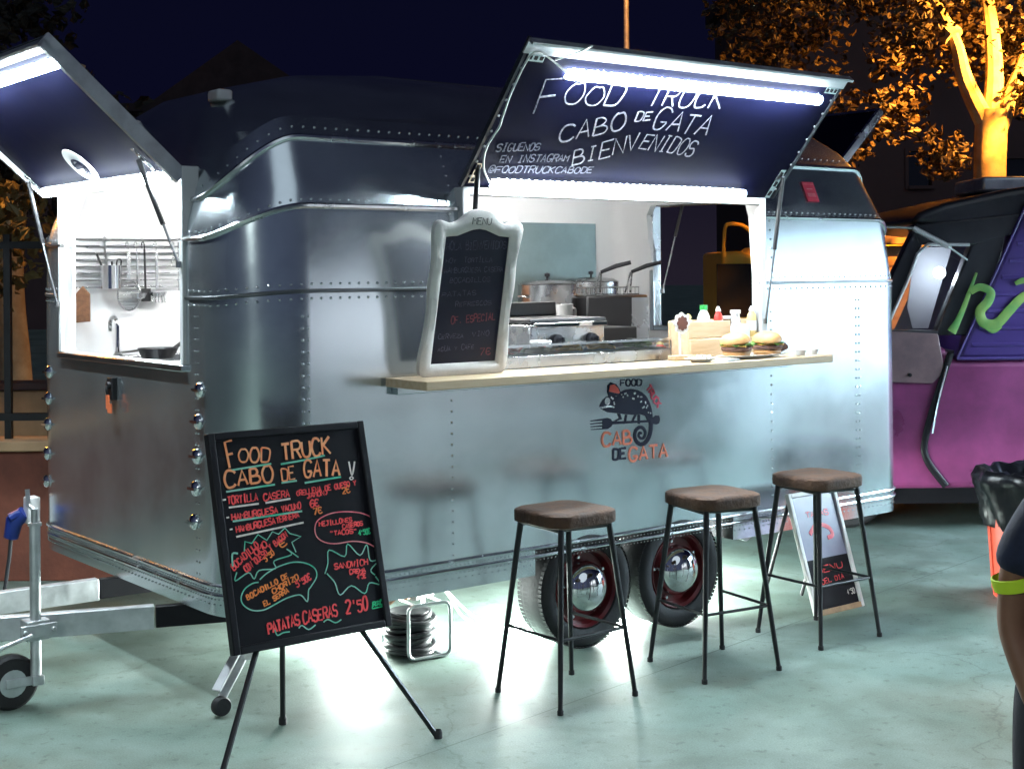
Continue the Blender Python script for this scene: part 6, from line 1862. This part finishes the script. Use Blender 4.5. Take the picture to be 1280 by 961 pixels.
# shirt and trousers follow the body a little outside it
SJ = [((0, 0, 0.53), (0.165, 0.125)), ((0, 0, 0.80), (0.124, 0.098)), ((0, 0, 0.93), (0.122, 0.09)), ((0, 0, 1.005), (0.064, 0.058)), ((-0.115, 0, 0.965), (0.075, 0.072)), ((-0.160, 0.01, 0.88), (0.070, 0.066)), ((-0.176, 0.016, 0.815), (0.060, 0.060)), ((0.115, 0, 0.965), (0.075, 0.072)), ((0.160, 0.01, 0.88), (0.070, 0.066)), ((0.176, 0.016, 0.815), (0.060, 0.060))]
skin_body("shirt", SJ + [((0, 0, 0.66), (0.148, 0.115))], [(0, 10), (10, 1), (1, 2), (2, 3), (2, 4), (4, 5), (5, 6), (2, 7), (7, 8), (8, 9)], pp, 'shirt', 2, 1)
for sg in (-1, 1):
    mb = MB(); T = frame((sg * 0.178, 0.0165, 0.806), (1, 0, 0), (0, 1, 0))
    mb.lathe([(0.046, -0.014), (0.0495, -0.015), (0.0515, 0.0), (0.052, 0.015), (0.048, 0.017)], 22, T @ Matrix.Rotation(R(sg * 12), 4, 'Y'))
    mb.build("sleeve_cuff", 'neon', pp)
TJ = [((0, 0, 0.70), (0.112, 0.092)), ((-0.09, 0, 0.56), (0.105, 0.10)), ((-0.115, -0.005, 0.34), (0.085, 0.08)), ((-0.095, 0.012, 0.10), (0.062, 0.065)), ((0.09, 0, 0.56), (0.105, 0.10)), ((0.115, -0.005, 0.34), (0.085, 0.08)), ((0.095, 0.012, 0.10), (0.062, 0.065))]
skin_body("trousers", TJ, [(0, 1), (1, 2), (2, 3), (0, 4), (4, 5), (5, 6)], pp, 'trousers')
for sg in (-1, 1):
    mb = MB(); mb.tube([(sg * 0.09, 0.055, 0.036), (sg * 0.092, 0.0, 0.046), (sg * 0.098, -0.07, 0.036), (sg * 0.104, -0.15, 0.026)], [0.036, 0.046, 0.042, 0.028], 14)
    mb.v = [Vector((p.x, p.y, max(p.z, 0.002))) for p in mb.v]
    mb.build("shoe", 'black', pp, smooth=60)
mb = MB(); mb.lathe([(0.074, -0.02), (0.086, 0.02), (0.082, 0.055), (0.055, 0.085), (0, 0.097)], 22, Matrix.Translation((0, 0.012, 1.19)) @ Matrix.Diagonal((0.95, 1.08, 1, 1))); mb.build("hair", 'hair', pp, smooth=180)
for sg in (-1, 1):
    mb = MB(); mb.lathe([(0, -0.008), (0.008, 0), (0, 0.008)], 10, Matrix.Translation((sg * 0.026, -0.088, 1.165))); mb.build("eye", 'white_plastic', pp)
mb = MB(); mb.tube([(0, -0.092, 1.17), (0, -0.104, 1.145), (0, -0.094, 1.135)], [0.008, 0.012, 0.007], 8); mb.tube([(-0.02, -0.086, 1.112), (0, -0.092, 1.110), (0.02, -0.086, 1.112)], 0.005, 6); mb.build("face", 'skin', pp)

# yellow van seen through the rear hatch opening
yv = thing("yellow_van", "orange-yellow van glimpsed through the trailer's rear opening", "van", (3.3, 16.0, 0))
XY = frame((0, 0, 0), (1, 0, 0), (0, 0, 1))
mb = MB(); mb.prism([(-0.94, 0.5), (-0.94, 1.86), (-0.70, 1.86), (-0.60, 1.80), (-0.42, 1.92), (1.4, 1.94), (1.4, 0.5)], -1.6, 0.0, XY); mb.build("body_shell", 'van_yellow', yv, bevel=0.04)
mb = MB(); mb.tube(smooth_pts([(-0.92, 0, 1.80), (-0.90, 0, 2.12), (-0.84, 0, 2.17), (-0.70, 0, 2.15), (-0.60, 0, 2.06), (-0.50, 0, 1.90)], 4), 0.020, 8); mb.tube([(-0.50, 0, 1.90), (-0.34, 0, 2.12), (-0.2, 0, 2.3)], 0.015, 8); mb.build("window_frame", 'van_yellow', yv)
mb = MB(); mb.b2((-1.0, -0.06, 1.12), (1.4, -0.01, 1.72)); mb.build("bumper", 'black', yv)
mb = MB()
for k in range(5):
    mb.box((-0.25 + k * 0.09, -0.012, 1.80), (0.02, 0.02, 0.10), Matrix.Rotation(0.0, 4, 'Y'))
mb.build("grille", 'black', yv)
for x in (-0.6, 1.0):
    Tw = Matrix.Translation((x, 0.2, 0.32)) @ Matrix.Rotation(R(90), 4, 'X')
    mb = MB(); mb.lathe([(0, -0.2), (0.30, -0.18), (0.32, -0.1), (0.32, 0.16), (0.28, 0.2), (0, 0.2)], 28, Tw); mb.build("wheel", 'rubber', yv)
